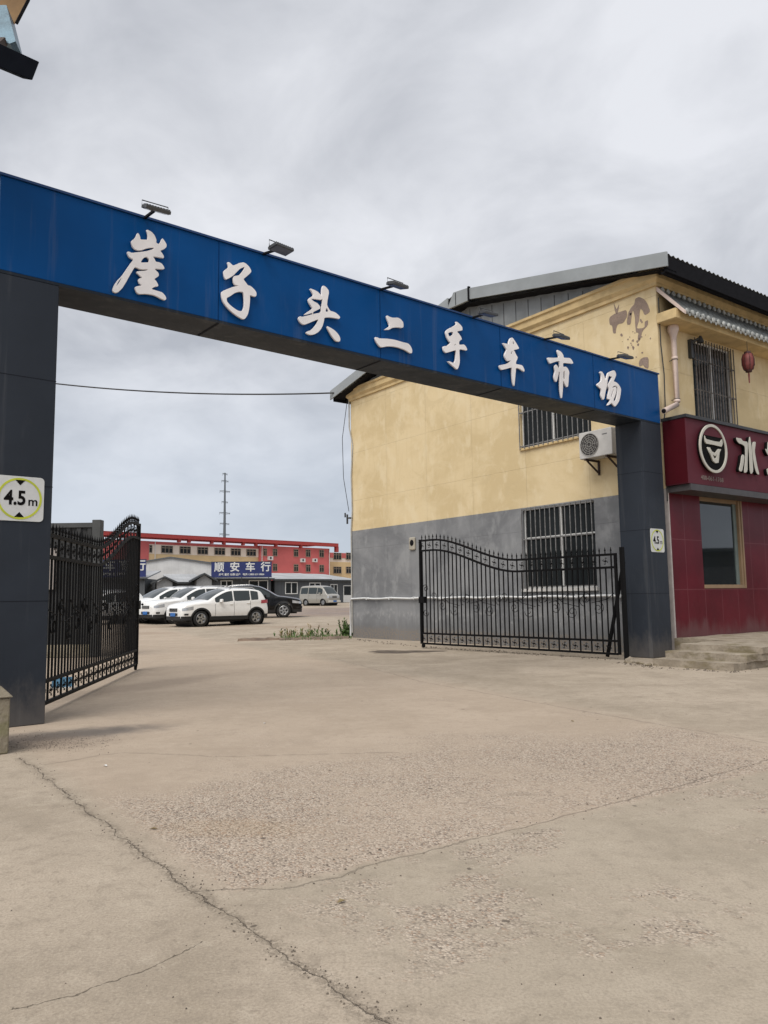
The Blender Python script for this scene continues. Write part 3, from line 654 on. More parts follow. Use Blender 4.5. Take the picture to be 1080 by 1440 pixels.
# windows (parts of the building), each with frame, glass, bars
def window(name, a0, a1, z0, z1, plane, cols, transom, bars, barmat, fr=WHITE, proud=.06, rails=()):
    """plane: 'g' gable or 's' storefront"""
    def P(a, z, t): return gab(a, z, t) if plane == 'g' else sto(a, z, t)
    def bx(mb, a, b, c, d, t0, t1):
        p = P(a, c, t0); q = P(b, d, t1); mb.box(min(p[0], q[0]), max(p[0], q[0]), min(p[1], q[1]), max(p[1], q[1]), c, d)
    f = MB(); w = .035
    bx(f, a0, a1, z0, z0+w, .06, .12); bx(f, a0, a1, z1-w, z1, .06, .12); bx(f, a0, a0+w, z0+w, z1-w, .06, .12); bx(f, a1-w, a1, z0+w, z1-w, .06, .12)
    for c_ in cols: bx(f, c_-w*.6, c_+w*.6, z0+w, z1-w, .055, .125)
    if transom: bx(f, a0+w, a1-w, transom-w*.7, transom+w*.7, .05, .13)
    wo = f.build(name, fr, bld)
    gl = MB(); bx(gl, a0+w, a1-w, z0+w, z1-w, .09, .095); gl.build('glass', GLASSW, wo)
    cu = MB(); bx(cu, a0+w, a1-w, z0+w, z1-w, .32, .33); cu.build('interior', simple('interior', (.03, .028, .026), .9), wo)
    if bars:
        b = MB(); n = bars
        for k in range(n+1):
            a = a0+.02+(a1-a0-.04)*k/n; bx(b, a-.009, a+.009, z0-.03, z1+.01, -proud-.018, -proud)
        for zr in rails: bx(b, a0, a1, zr-.012, zr+.012, -proud-.0, -proud+.02)
        for a in (a0+.03, a1-.03):
            for zr in rails: bx(b, a-.01, a+.01, zr-.01, zr+.01, -proud, .05)
        b.build('security_bars', barmat, wo)
    return wo
window('window', *lowW, 'g', (2.78,), 2.52, 14, STEELBAR, rails=(1.38, 2.50, 3.2))
window('window', *upW, 'g', (2.9,), 5.95, 14, STEELBAR, rails=(4.73, 5.55, 6.5))
RUSTB = simple('old_bars', (.14, .125, .115), .65, .4, var=.4, sc=15)
window('window', *upS, 's', (1.98,), None, 14, RUSTB, rails=(4.86, 5.45, 6.1))
MB().box(-.075, .05, lowW[0]-.05, lowW[1]+.05, 1.27, 1.34).build('window_sill', simple('sill', (.52, .51, .49), .8), bld)
MB().box(-.05, .05, upW[0]-.03, upW[1]+.03, 4.64, 4.69).build('window_sill', YELTRIM, bld)
# shop window: golden frame set back in the maroon cladding
f = MB(); a0, a1, z0, z1 = shopW
f.box(a0, a1, -.012, .13, z0, z0+.075); f.box(a1-.10, a1, .0, .13, z0+.075, z1); f.box(a0, a1-.10, .03, .13, z1-.10, z1); f.box(a1-.03, a1+.02, -.02, -.003, z0, z1)
sw = f.build('shop_window', WOOD, bld, .004)
MB().box(a0, a1-.10, .085, .09, z0+.075, z1-.10).build('glass', glassmat('shop_glass', (.012, .016, .018), .03, .9), sw)
MB().box(a1-.21, a1-.10, .06, .084, z0+.075, z1-.1).build('curtain_edge', simple('pale_green_film', (.16, .20, .19), .4), sw)
MB().box(4.2, 7.6, .11, .12, .3, 3.2).build('shop_door', GLASSW, bld)
# concrete gutter slab and the tiled canopy above the storefront
MB().box(-.04, BL, -.45, -.001, 6.635, 6.84).build('gutter_slab', YELTRIM, bld, .012)
tl = MB(); rows = []
nx = int(BL/.03)
for (yy, zz) in ((-.02, 7.36), (-.28, 7.02), (-.56, 6.76)):
    rows.append([(.06+k*.03, yy, zz+.03*abs(sin(pi*(.06+k*.03)/.19))) for k in range(nx)])
tl.grid(rows, smooth=True)
cano = tl.build('tiled_canopy', TILE, bld)
cano.modifiers.new('solid', 'SOLIDIFY').thickness = .03
ed = MB()
for k in range(int(BL/.19)):
    x = .06+.095+k*.19
    ed.lathe([(.001, -.012), (.058, -.012), (.062, 0), (.058, .012), (.001, .012)], 'y', 10, (x, -.575, 6.765))
    ed.add([(x+.04, -.572, 6.745), (x+.15, -.572, 6.745), (x+.13, -.568, 6.70), (x+.095, -.566, 6.68), (x+.06, -.568, 6.70)], [(0, 1, 2, 3, 4)])
ed.build('tile_ends', TILEW, cano)
rg = MB()
for k in range(int(BL/.19)): rg.tube([(.155+k*.19, -.01, 7.375), (.155+k*.19, -.07, 7.38)], .055, 8)
rg.build('ridge_tiles', TILEW, cano)
MB().hexa([(.02, 0, 7.34), (.08, 0, 7.34), (.02, -.60, 6.68), (.08, -.60, 6.68), (.02, 0, 7.44), (.08, 0, 7.44), (.02, -.60, 6.75), (.08, -.60, 6.75)]).build('barge_board', PINK, bld)
MB().box(.1, BL, -.42, -.02, 6.845, 6.88).build('canopy_bearer', ROOFD, bld)
# downpipe
dp = MB(); x = .35; PY = -.12
dp.tube([(x, PY, 6.62), (x, PY, 5.06), (x-.03, PY-.01, 4.98), (x-.70, -.27, 4.73)], .055, 12)
dpo = dp.build('downpipe', PINK, bld)
hp = MB(); hp.lathe([(.10, 6.63), (.115, 6.60), (.115, 6.53), (.09, 6.48), (.065, 6.40), (.06, 6.34)], n=12, c=(x, PY, 0))
hp.build('hopper', PINK, dpo)
for z in (5.95, 5.06): MB().lathe([(.056, z-.03), (.062, z-.03), (.062, z+.03), (.056, z+.03)], n=12, c=(x, PY, 0)).build('pipe_collar', PINK, dpo)
cl = MB()
for z in (5.92, 5.10): cl.tube([(x+.062*cos(q), PY+.062*sin(q), z) for q in [k*pi/6 for k in range(12)]], .006, 4, closed=True); cl.bar((x, PY+.06, z), (x, 0, z), .012)
cl.build('pipe_clamp', DGREY, dpo)
MB().lathe([(.0, 0), (.045, 0)], 'z', 12).build('pipe_mouth', ROOFD, dpo).matrix_local = Matrix.Translation((x-.705, -.271, 4.728)) @ Vector((-.67, -.15, -.25)).to_track_quat('Z', 'Y').to_matrix().to_4x4()
# thin cables on the walls, white water pipe
def cable(name, pts, r, mat, parent=None): return MB().tube(pts, r, 5).build(name, mat, parent)
wp_ = MB(); pts = [(-.06, GD+.02, 0.0), (-.06, GD+.02, 1.08), (-.06, GD-.05, 1.15)]
pts += [(-.06, GD-.3-k*.45, 1.15+.012*sin(k*1.9)) for k in range(24)]+[(-.06, .1, 1.16)]
wp_.tube(pts, .028, 8); wpo = wp_.build('water_pipe', PIPEW, bld)
wc = MB()
for k in range(9): wc.box(-.095, 0, GD-.9-k*1.15, GD-.87-k*1.15, 1.115, 1.19)
wc.build('pipe_bracket', PIPEW, wpo)
CAB = simple('cable_black', (.02, .02, .022), .6); CABP = simple('cable_pale', (.40, .39, .36), .6)
cable('wall_cable', [(-.03, GD+.05, 7.7), (-.05, GD+.02, 6.6), (-.02, GD-.12, 6.0), (-.04, GD-.05, 5.0), (-.03, GD-.08, 3.9), (-.04, GD-.02, 3.3), (-.03, GD-.03, .1)], .022, CABP, bld)
cable('wall_cable', [(-.03, GD+.1, 7.7), (-.1, GD+.35, 6.3), (-.1, GD+.30, 5.0), (-.05, GD+.08, 3.9)], .010, CAB, bld)
cable('wall_cable', [(.05, -.02, 7.2), (.03, -.03, 6.2), (.09, -.03, 5.6), (.05, -.04, 4.9), (-.02, -.04, 4.6), (-.03, -.03, 3.0)], .012, CAB, bld)
ins = MB(); ins.box(-.12, 0, GD-.06, GD+.08, 3.66, 3.70); ins.tube([(-.1, GD+.1, 3.5), (-.1, GD+.1, 3.8)], .03, 8); ins.tube([(-.1, GD+.22, 3.72), (-.1, GD+.22, 3.86)], .025, 8); ins.build('cable_bracket', DGREY, bld)
# peeled render
PEEL = mat_stone('bare_render', (.31, .235, .19), (.25, .19, .155)); PEEL.name = 'bare_render'
ZP = lambda lp: [bw(840+a/4.5, 380+b/4.5) for a, b in lp]
G90 = Matrix(((0, 0, -1, -.003), (1, 0, 0, 0), (0, 1, 0, 0), (0, 0, 0, 1)))
peels = [[(75,300),(110,275),(150,262),(185,250),(190,290),(165,335),(130,340),(118,375),(118,400),(100,400),(95,350),(78,345)],
 [(185,345),(195,270),(215,235),(235,215),(240,180),(265,168),(300,185),(320,215),(335,260),(320,275),(300,285),(285,250),(270,245),(265,320),(255,345),(250,370),(300,365),(300,325),(322,315),(320,350),(285,385),(275,430),(262,455),(255,430),(262,395),(245,395),(240,345),(238,290),(225,250),(218,280),(212,345)],
 [(262,590),(270,565),(295,550),(325,550),(325,625),(300,615),(290,598),(268,610)], [(104,205),(112,225),(122,250),(140,210),(134,250),(125,285),(112,262)]]
for _ in range(26):
    cx, cy = random.gauss(225, 45), random.gauss(440, 45); rr = random.uniform(2, 9)
    peels.append([(cx+rr*random.uniform(.5, 1.3)*cos(a), cy+rr*random.uniform(.6, 1.6)*sin(a)) for a in [q*2*pi/7 for q in range(7)]])
pm_ = None
for i, lp in enumerate(peels):
    o = outline_mesh('peeled_patch', [ZP(lp)], PEEL, bld, .003, G90, .0005)
    if pm_ is None: pm_ = o
# merge the peeled flecks into one part
bm = bmesh.new()
for o in [o for o in bpy.data.objects if o.name.startswith('peeled_patch')]:
    bm.from_mesh(o.data)
    if o is not pm_: bpy.data.objects.remove(o)
bm.to_mesh(pm_.data); bm.free()
MB().box(-.01, .0, .60, .64, 7.02, 7.06).build('wall_hole', ROOFD, bld)
# lamp bracket near the upper window
wl = MB(); wl.box(1.04, 1.12, -.08, 0, 6.1, 6.5); wl.tube([(1.1, -.06, 6.45), (1.16, -.2, 6.5)], .03, 8); wl.tube([(1.2, -.2, 6.56), (1.2, -.2, 6.42)], [.03, .07], 10)
wl.build('wall_lamp_mount', DGREY, bld)

# ------------------------------------------------------------------ shop sign with ox-head logo
def at_shop(px, py, off): return bs(px, py, off)
sg = thing('shop_sign', 'maroon boxed shop sign with an ox-head roundel and pale raised character', 'shop sign', BN, BA)
MB().box(-.05, 10.5, -.52, -.02, 3.30, 4.60).build('sign_box', MAROONS, sg, .006)
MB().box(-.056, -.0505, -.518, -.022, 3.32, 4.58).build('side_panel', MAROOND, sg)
MB().box(-.07, 10.6, -.56, -.0, 4.60, 4.66).build('top_trim', DGREY, sg)
MB().box(-.0, 10.5, -.54, -.02, 3.17, 3.295).build('bottom_trim', simple('bottom_trim', (.055, .05, .052), .5), sg)
PALE = simple('pale_letters', (.50, .48, .42), .5, var=.05)
SO = -.60
def sp2(x, y): return at_shop(970+x/9.818, 580+y/9.818, SO)
cxy = sp2(325, 500); top_ = sp2(312, 168); R_ = abs(top_[1]-cxy[1])
circ = lambda r: [(cxy[0]+r*cos(k*pi/32), cxy[1]+r*sin(k*pi/32)) for k in range(64)]
outline_mesh('logo_backing', [circ(R_*.97)], simple('logo_black', (.005, .0045, .0045), .7, spec=.1), sg, .05, stand(0, -.565, 0), .002, False)
outline_mesh('logo_ring', [circ(R_), circ(R_*.89)], PALE, sg, .03, stand(0, SO, 0), .002, False)
up_ = [(cxy[0]+R_*.885*cos(a), cxy[1]+R_*.885*sin(a)) for a in [radians(35+k*11) for k in range(11)]]
outline_mesh('logo_field', [up_], MAROONS, sg, .006, stand(0, -.5935, 0), .001, False)
for lps in ([[(200,320),(208,355),(230,372),(330,398),(415,410),(438,370),(447,430),(432,475),(330,450),(220,430),(205,400)]],
            [[(235,480),(270,485),(300,540),(345,562),(388,505),(425,510),(402,560),(390,695),(350,702),(312,668),(280,580)], [(305,580),(345,606),(366,574),(362,620),(340,650)]]):
    outline_mesh('ox_head', [[sp2(*p) for p in l] for l in lps], PALE, sg, .03, stand(0, SO, 0), .0005, False)
for lp in ([(640,345),(665,352),(710,360),(730,395),(800,405),(800,500),(795,700),(795,810),(770,835),(745,830),(760,700),(765,560),(760,470),(720,440),(680,430),(650,395)],
           [(825,320),(840,390),(855,500),(865,650),(875,810),(855,850),(830,840),(820,600),(808,440)],
           [(870,405),(910,405),(905,460),(895,530),(910,640),(935,760),(960,860),(930,855),(905,800),(880,680),(865,550),(862,460)],
           [(715,580),(755,590),(740,720),(720,815),(690,815),(678,790),(700,700)],
           [(1040,500),(1060,515),(1072,495),(1075,405),(1100,405),(1100,600),(1080,590),(1060,560)],
           [(1060,785),(1080,770),(1100,790),(1100,870),(1075,865)]):
    q = [sp2(*p) for p in lp]
    st = outline_mesh('raised_stroke', [q], PALE, sg, .012, stand(0, -.60, 0), .003)
    outline_mesh('stroke_side_shadow', [q], INK, st, .065, stand(0, -.561, 0), .001)  # black slab as the stroke's side, painting in the dark shadow beside it
a_ = at_shop(984, 671, -.525); b_ = at_shop(1019, 676, -.525)
text_mesh('phone_lettering', '400-061-1768', .125, simple('dull_letters', (.20, .15, .13), .5), sg, stand((a_[0]+b_[0])/2, -.524, (a_[1]+b_[1])/2), .004, .001, sx=(b_[0]-a_[0])/.78)

# ------------------------------------------------------------------ air conditioner, lantern, plaque, steps
ac = thing('air_conditioner', 'pale outdoor air conditioner unit on black brackets below the upper side window', 'air conditioner', BN+BX*0+BY*1.30+Vector((0, 0, 4.06)), BA+pi*1.5)
# local frame here: X runs along -Y of the building, -Y points away from the wall
ACW = simple('ac_casing', (.50, .49, .47), .5, var=.08, sc=4)
MB().box(-.45, .40, -.46, -.14, 0, .57).build('casing', ACW, ac, .015, 2)
g = MB()
for rr in (.235, .19, .145, .10, .05): g.tube([(-.17+rr*cos(k*pi/14), -.475, .285+rr*sin(k*pi/14)) for k in range(28)], .0055, 4, closed=True)
for k in range(12): a = k*pi/6; g.tube([(-.17+.04*cos(a), -.475, .285+.04*sin(a)), (-.17+.235*cos(a), -.472, .285+.235*sin(a))], .004, 4)
g.build('fan_grille', simple('ac_grille', (.32, .31, .29), .5), ac)
fb = MB().lathe([(.0, -.4615), (.232, -.4615), (.236, -.462)], 'y', 28, (-.17, 0, .285)).build('fan', simple('ac_fan', (.055, .052, .05), .7), ac)
MB().box(.16, .29, -.464, -.46, .44, .462).build('badge', simple('badge', (.18, .18, .18), .5), ac)
b = MB()
for xx in (-.3, .25): b.box(xx-.02, xx+.02, -.47, 0, -.04, -.001); b.bar((xx, -.40, -.04), (xx, -.02, -.28), .03); b.box(xx-.02, xx+.02, -.035, 0, -.32, -.04)
b.build('wall_bracket', simple('rusty_bracket', (.035, .018, .014), .7), ac)
LANR = simple('faded_red', (.19, .045, .04), .6, var=.2, sc=8)
lx, lz = bs(1052, 495, -.45); lx2, lz2 = bs(1052, 523, -.45)
ln = thing('lantern', 'faded red hexagonal lantern with tassel hanging under the tiled canopy', 'lantern', BN+BX*((lx+lx2)/2)+BY*-.45, BA)
hh = (lz-lz2)/2; zc = (lz+lz2)/2; lr = .125
MB().lathe([(.05, zc+hh*.85), (lr*.8, zc+hh*.72), (lr, zc+hh*.3), (lr, zc-hh*.3), (lr*.8, zc-hh*.72), (.05, zc-hh*.85)], n=8).build('shade', LANR, ln)
fr = MB()
for k in range(8):
    a = k*pi/4; fr.tube([(r_*cos(a), r_*sin(a), z_) for r_, z_ in ((.055, zc+hh*.86), (lr*.82, zc+hh*.73), (lr+.005, zc+hh*.3), (lr+.005, zc-hh*.3), (lr*.82, zc-hh*.73), (.055, zc-hh*.86))], .008, 4)
fr.lathe([(.07, zc+hh*.82), (.07, zc+hh), (.03, zc+hh)], n=8); fr.lathe([(.07, zc-hh*.82), (.07, zc-hh), (.03, zc-hh)], n=8)
fr.build('ribs', simple('lantern_dark', (.06, .02, .02), .6), ln)
MB().tube([(0, 0, zc+hh), (.005, 0, 6.64)], .006, 5).build('cord', DGREY, ln)
MB().tube([(0, 0, zc-hh), (0, 0, zc-hh-.05), (0, 0, zc-hh-.24)], [.008, .02, .012], 8).build('tassel', LANR, ln)
py_, pz_ = bw(581, 765)
pq = thing('wall_plaque', 'small cream box with dark rounded speaker fixed on the grey wall left of the gate', 'wall box', BN+BY*py_+Vector((0, 0, pz_-.17)), BA+pi*1.5)
MB().box(-.13, .13, -.06, 0, 0, .36).build('casing', simple('old_cream', (.36, .33, .27), .7), pq, .03, 2)
MB().lathe([(0, -.085), (.05, -.08), (.09, -.06)], 'y', 14, (.01, 0, .20)).build('speaker', ROOFD, pq)
# shop steps and landing
def rough(o, amt=.012):
    bm = bmesh.new(); bm.from_mesh(o.data); bmesh.ops.triangulate(bm, faces=bm.faces[:])
    bmesh.ops.subdivide_edges(bm, edges=bm.edges[:], cuts=5, use_grid_fill=True); rnd = random.Random(3)
    from mathutils import noise
    for v_ in bm.verts: v_.co += noise.noise_vector(v_.co*3.5)*amt + noise.noise_vector(v_.co*14)*amt*.4
    bm.to_mesh(o.data); bm.free(); return o
stp = thing('entrance_steps', 'weathered concrete steps and landing in front of the maroon shopfront', 'steps', BN, BA)
for x0, x1, z0, z1, y0 in ((-2.22, -1.60, -.05, .115, -2.46), (-1.86, -1.20, .115, .225, -2.48), (-1.42, -.02, .225, .325, -2.50)):
    rough(MB().box(x0, x1, y0, -1.05, z0, z1).build('step', STEP, stp))
rough(MB().box(-1.60, -.5, -2.44, -1.06, 0, .113).build('step', STEP, stp))
rough(MB().box(-.02, 3.2, -2.44, -.01, -.05, .325).build('landing', STEP, stp)); MB().box(3.2, 12, -2.42, -.01, -.05, .32).build('landing', STEP, stp)
# stones at the pillar foot
def stone(loc, r, seed, name='stone', mat=STEP, label='', cat='stone'):
    bm = bmesh.new(); bmesh.ops.create_icosphere(bm, subdivisions=2, radius=1); rnd = random.Random(seed)
    from mathutils import noise
    for v_ in bm.verts:
        v_.co *= 1+.35*noise.noise(v_.co*1.3+Vector((seed, 0, 0))); v_.co.x *= r[0]; v_.co.y *= r[1]; v_.co.z *= r[2]
    me = bpy.data.meshes.new(name); bm.to_mesh(me); bm.free(); me.materials.append(mat)
    o = bpy.data.objects.new(name, me); COL.objects.link(o); o.location = loc; o.rotation_euler = (0, 0, seed); return tag(o, label, cat, 'loose stones at the foot of the right pillar')
stone(gp(886, 932)+Vector((0, 0, .03)), (.16, .08, .07), 1, label='largest pale stone lying between gate post and right pillar')
stone(gp(900, 934)+Vector((0, 0, .02)), (.09, .06, .035), 2, label='flat middle stone lying in front of the right pillar')
stone(gp(912, 936)+Vector((0, 0, .015)), (.11, .05, .03), 4, label='low broken stone beside the bottom step')
# granite bollard block at the left edge
sb = gp(12, 1060)
blk = thing('stone_pier', 'speckled granite pier with a chamfered cap beside the left pillar', 'stone pier', sb, GA)
MB().box(-.72, 0, 0, .55, 0, .44).build('shaft', BLOCK, blk, .012)
MB().hexa([(-.74, -.02, .44), (.02, -.02, .44), (-.74, .57, .44), (.02, .57, .44), (-.66, .06, .53), (-.06, .06, .53), (-.66, .49, .53), (-.06, .49, .53)]).build('cap', BLOCK, blk, .008)
# broken hollow in the slab
hc = gp(566, 917); b = MB()
ring = []
for k in range(26):
    a = 2*pi*k/26; rr = 1+.25*sin(3*a+1)+.15*sin(7*a); ring.append((hc.x+.75*rr*cos(a), hc.y+.34*rr*sin(a)*(1.6 if sin(a) > 0 else 1), gh(hc.y)+.004))
b.add(ring, [tuple(range(26))]); tag(b.build('pothole', simple('pothole_dirt', (.10, .078, .06), .95, var=.4, sc=5, bump=.02, bsc=20)), 'shallow broken pothole in the concrete near the gate', None, None, 'structure')

# ------------------------------------------------------------------ steel sheet wall, blue board behind the left leaf
wp0 = gp(139, 924); wp0.z = 0
shd = thing('steel_screen_wall', 'dark grey corrugated steel screen with a square end post behind the left gate leaf', 'steel wall', wp0, pi)
DST = simple('dark_sheet', (.030, .031, .032), .6, .2, var=.3, sc=2, bump=.003, bsc=8)
MB().box(0, .19, -.1, .1, 0, 2.96).build('end_post', simple('post_grey', (.055, .058, .058), .6), shd, .01)
rows = [[], []]; k = 0; x = .19
while x < 3.4: yy = .035 if k % 4 in (1, 2) else -.005; rows[0].append((x, yy, .25)); rows[1].append((x, yy, 2.80)); k += 1; x += .03 if k % 2 else .09
g = MB(); g.grid(rows, smooth=False); g.build('sheet', DST, shd)
MB().box(.19, 3.4, -.05, .06, 2.80, 2.90).build('top_rail', simple('post_grey2', (.055, .058, .058), .6), shd)
MB().box(.19, 3.4, -.06, .07, 0, .26).build('plinth', BLOCK, shd)
for x_, w_, z0_, z1_ in ((.95, .42, 1.45, 2.35),):
    MB().box(x_, x_+w_, .06, .09, z0_, z1_).build('poster_board', simple('pale_board', (.28, .25, .23), .6), shd)
bb = gp(88, 968); bo = thing('blue_board', 'pale blue printed board lying on the ground behind the left gate leaf', 'board', bb, .5)
MB().box(-.14, .14, -.02, .02, .02, .15).build('panel', simple('pale_blue', (.10, .25, .40), .5, var=.5, sc=7), bo)
MB().box(-.15, .15, -.03, .03, 0, .02).build('edge', WHITE, bo)

# ------------------------------------------------------------------ cars
TYRE = simple('tyre', (.012, .012, .012), .85); RIM = simple('alloy', (.42, .43, .44), .35, .8, var=.05); TRIM = simple('black_trim', (.016, .016, .017), .6)
CHROME = simple('chrome', (.6, .6, .6), .15, 1, var=.02); HEADL = simple('headlight', (.45, .47, .50), .12, .3); TAILL = simple('taillight', (.42, .07, .09), .25)
PLATEB = simple('plate_blue', (.03, .14, .42), .5); CGLASS = glassmat('car_glass', (.012, .02, .02), .05, .8)
def paint(name, c, rough=.3):
    t = NT(name); n = t.noise(3, 3); m = t.out(t.mix(n, tuple(x*.94 for x in c), c), rough, 0, None, .5)
    t.b.inputs['Coat Weight'].default_value = .8; t.b.inputs['Coat Roughness'].default_value = .06; return m
PW = paint('white_paint', (.86, .86, .845)); PB = paint('black_paint', (.003, .003, .004), .25)
PB.node_tree.nodes['Principled BSDF'].inputs['Coat Weight'].default_value = .25; PB.node_tree.nodes['Principled BSDF'].inputs['Specular IOR Level'].default_value = .25; PV = paint('champagne_paint', (.30, .29, .26), .45); PVW = paint('ivory_paint', (.58, .56, .50), .4)
def interp(tab, x):
    if x <= tab[0][0]: return tab[0][1]
    for i in range(len(tab)-1):
        (a, ya), (b, yb) = tab[i], tab[i+1]
        if x <= b:
            m0 = (yb-tab[i-1][1])/(b-tab[i-1][0]) if i > 0 else (yb-ya)/(b-a)
            m1 = (tab[i+2][1]-ya)/(tab[i+2][0]-a) if i+2 < len(tab) else (yb-ya)/(b-a)
            s_ = (yb-ya)/(b-a); h = b-a
            if s_ == 0: m0 = m1 = 0
            else:
                m0 = 0 if m0*s_ < 0 else max(min(m0/s_, 2.5), 0)*s_; m1 = 0 if m1*s_ < 0 else max(min(m1/s_, 2.5), 0)*s_
            t = (x-a)/h; return (2*t**3-3*t*t+1)*ya+(t**3-2*t*t+t)*h*m0+(-2*t**3+3*t*t)*yb+(t**3-t*t)*h*m1
    return tab[-1][1]
def make_car(name, label, cat, group, L, Wd, top, belt, wheels, wr, hx, rx, doors, pm, glassm=CGLASS, windshield=None, rear=None, rails=True, cladding=True, van=False, tumble=.30, seat=None):
    """x: 0 nose .. L tail, y across, z up. hx,rx: x of windscreen foot/head ; doors: list of (x0,x1) side glass spans"""
    t = thing(name, label, cat, (0, 0, 0), 0, group); H2 = Wd/2; sill = .30 if not van else .26
    def bot(x):
        z = sill+(.0 if .6 < x < L-.6 else .02)
        for wx in wheels:
            q = (wr+.07)**2-(x-wx)**2
            if q > 0: z = max(z, wr*.98+sqrt(q))
        return z
    plan = [(0, .74), (.06, .84), (.2, .91), (.5, .965), (1.0, 1), (L-.9, 1), (L-.35, .965), (L-.08, .90), (L, .82)]
    if van: plan = [(0, .84), (.08, .92), (.3, .97), (.8, 1), (L-.5, 1), (L-.08, .96), (L, .90)]
    def W_(x): return H2*interp(plan, x)
    zt = lambda x: interp(top, x); zbl = lambda x: interp(belt, x)
    def ys(x, z):
        b_ = zbl(x); y = W_(x)
        if z > b_: y -= tumble*(z-b_)+.015
        else: y += .0
        y -= .05*max(0, (.55-z))/.3 if z < .55 else 0
        y += .018*sin(min(1, max(0, (z-.35)/.5))*pi)
        return y
    def edge(x):
        Z = zt(x); ye = ys(x, Z-.05)-.05; return ye, Z-.05
    def topz_(x, y): ye, ze = edge(x); return ze+.05*(1-min(1, abs(y)/ye)**2.2)
    xs = sorted({round(L*k/64, 4) for k in range(65)}|{.02, .06, L-.02, L-.06}|{round(w+s_*(wr+.07)*q, 4) for w in wheels for s_ in (-1, 1) for q in (1, .97, .9, .75, .5)})
    rows = []
    for x in xs:
        zb = bot(x); ye, ze = edge(x); zb = min(zb, ze-.02); half = []
        for k in range(13): z = zb+(ze-.04-zb)*k/12; half.append((ys(x, z), z))
        half.append((ye+.022, ze-.012)); half += [(ye*q, topz_(x, ye*q)) for q in (1, .85, .6, .3, 0)]
        rows.append([(x, y, z) for y, z in half]+[(x, -y, z) for y, z in half[-2::-1]])
    b = MB(); b.grid(rows)
    b.add(rows[0], [tuple(range(len(rows[0])))]); b.add(rows[-1], [tuple(range(len(rows[0])))[::-1]])
    body = b.build('body', pm, t)
    def patch(nm, x0, x1, zlo, zhi, mat, off=.006, sides=(1, -1), n=16, par=None):
        o = None
        b = MB()
        for s_ in sides:
            rr = []
            for k in range(n+1):
                x = x0+(x1-x0)*k/n; a_ = zlo(x) if callable(zlo) else zlo; c_ = zhi(x) if callable(zhi) else zhi
                rr.append([(x, s_*(ys(x, a_+(c_-a_)*q/5)+off), a_+(c_-a_)*q/5) for q in range(6)])
            b.grid(rr)
        return b.build(nm, mat, par or t)
    gtop = lambda x: max(zbl(x)+.012, min(zt(x)-.115, 9))
    if van: gtop = lambda x: max(zbl(x)+.02, zt(x)-.20)
    for (x0, x1) in doors:
        for s_ in (1, -1): patch('side_window', x0, x1, lambda x: zbl(x)+.01, gtop, glassm, sides=(s_,))
    if windshield:
        def tp(nm, x0, x1, wq):
            rr = []
            for k in range(11):
                x = x0+(x1-x0)*k/10; ye, ze = edge(x); q_ = wq
                dz = (zt(x+.02)-zt(x-.02))/.04; nn = sqrt(1+dz*dz)
                rr.append([(x-.008*dz/nn, ye*q_*q, topz_(x, ye*q_*q)+.008/nn) for q in (-1, -.75, -.5, -.25, 0, .25, .5, .75, 1)])
            b = MB(); b.grid(rr); return b.build(nm, glassm, t)
        tp('windscreen', hx, rx, .93)
        if rear: tp('rear_window', rear[0], rear[1], .88)
    # wheels
    def wheel(wx, s_):
        w = thing_part('wheel', (wx, s_*(H2-.115), wr), t)
        MB().lathe([(wr*.6, -.1), (wr*.93, -.105), (wr, -.08), (wr, .08), (wr*.93, .105), (wr*.6, .1)], 'y', 28).build('tyre', TYRE, w)
        r_ = MB(); r_.lathe([(.03, s_*.075), (wr*.15, s_*.075), (wr*.15, s_*.06)], 'y', 16); r_.lathe([(wr*.58, s_*.098), (wr*.66, s_*.103), (wr*.66, s_*.06), (wr*.6, s_*.03), (wr*.3, s_*.0), (0, 0)], 'y', 28)
        for k in range(5 if not van else 8):
            a = 2*pi*k/(5 if not van else 8); c_, q_ = cos(a), sin(a); wd = wr*.13
            P_ = [(wr*.1, -wd), (wr*.62, -wd*.8), (wr*.62, wd*.8), (wr*.1, wd)]
            v0 = [(p*c_-q*q_, s_*.085, p*q_+q*c_) for p, q in P_]; v1 = [(x_, s_*.045, z_) for x_, _, z_ in v0]
            r_.add(v0+v1, [(0, 1, 2, 3), (4, 5, 6, 7), (0, 1, 5, 4), (1, 2, 6, 5), (2, 3, 7, 6), (3, 0, 4, 7)])
        r_.build('rim', RIM, w)
        MB().lathe([(0, s_*.02), (wr*.6, s_*.02)], 'y', 20).build('hub_shadow', TRIM, w)
    for wx in wheels:
        for s_ in (1, -1): wheel(wx, s_)
    u = MB().box(.25, L-.2, -H2+.28, H2-.28, .20, .62)
    for wx in wheels: u.lathe([(wr+.075, H2-.03), (wr+.072, -(H2-.03))], 'y', 24, (wx, 0, wr*.98))
    u.box(.12, L-.1, -H2+.1, H2-.1, .58, .62)
    u.build('underbody', TRIM, t)
    if cladding:
        patch('sill_cladding', wheels[0]+wr+.05, wheels[1]-wr-.05, sill-.04, sill+.11, TRIM, .012)
        for wx in wheels:
            for s_ in (1, -1):
                b = MB(); rr = []
                for k in range(19):
                    a = pi*(k/18)*1.06-.03*pi; r0, r1 = wr+.055, wr+.125
                    pts = [(wx+r_*cos(a), wr*.98+r_*sin(a)) for r_ in (r0, r1)]
                    rr.append([(x_, s_*(ys(x_, z_)+.012), z_) for x_, z_ in pts])
                b.grid(rr); b.build('wheel_arch_trim', TRIM, t)
        patch('front_bumper_trim', .012, wheels[0]-wr-.1, sill-.03, sill+.13, TRIM, .012); patch('rear_bumper_trim', wheels[1]+wr+.1, L-.012, sill-.03, sill+.16, TRIM, .012)
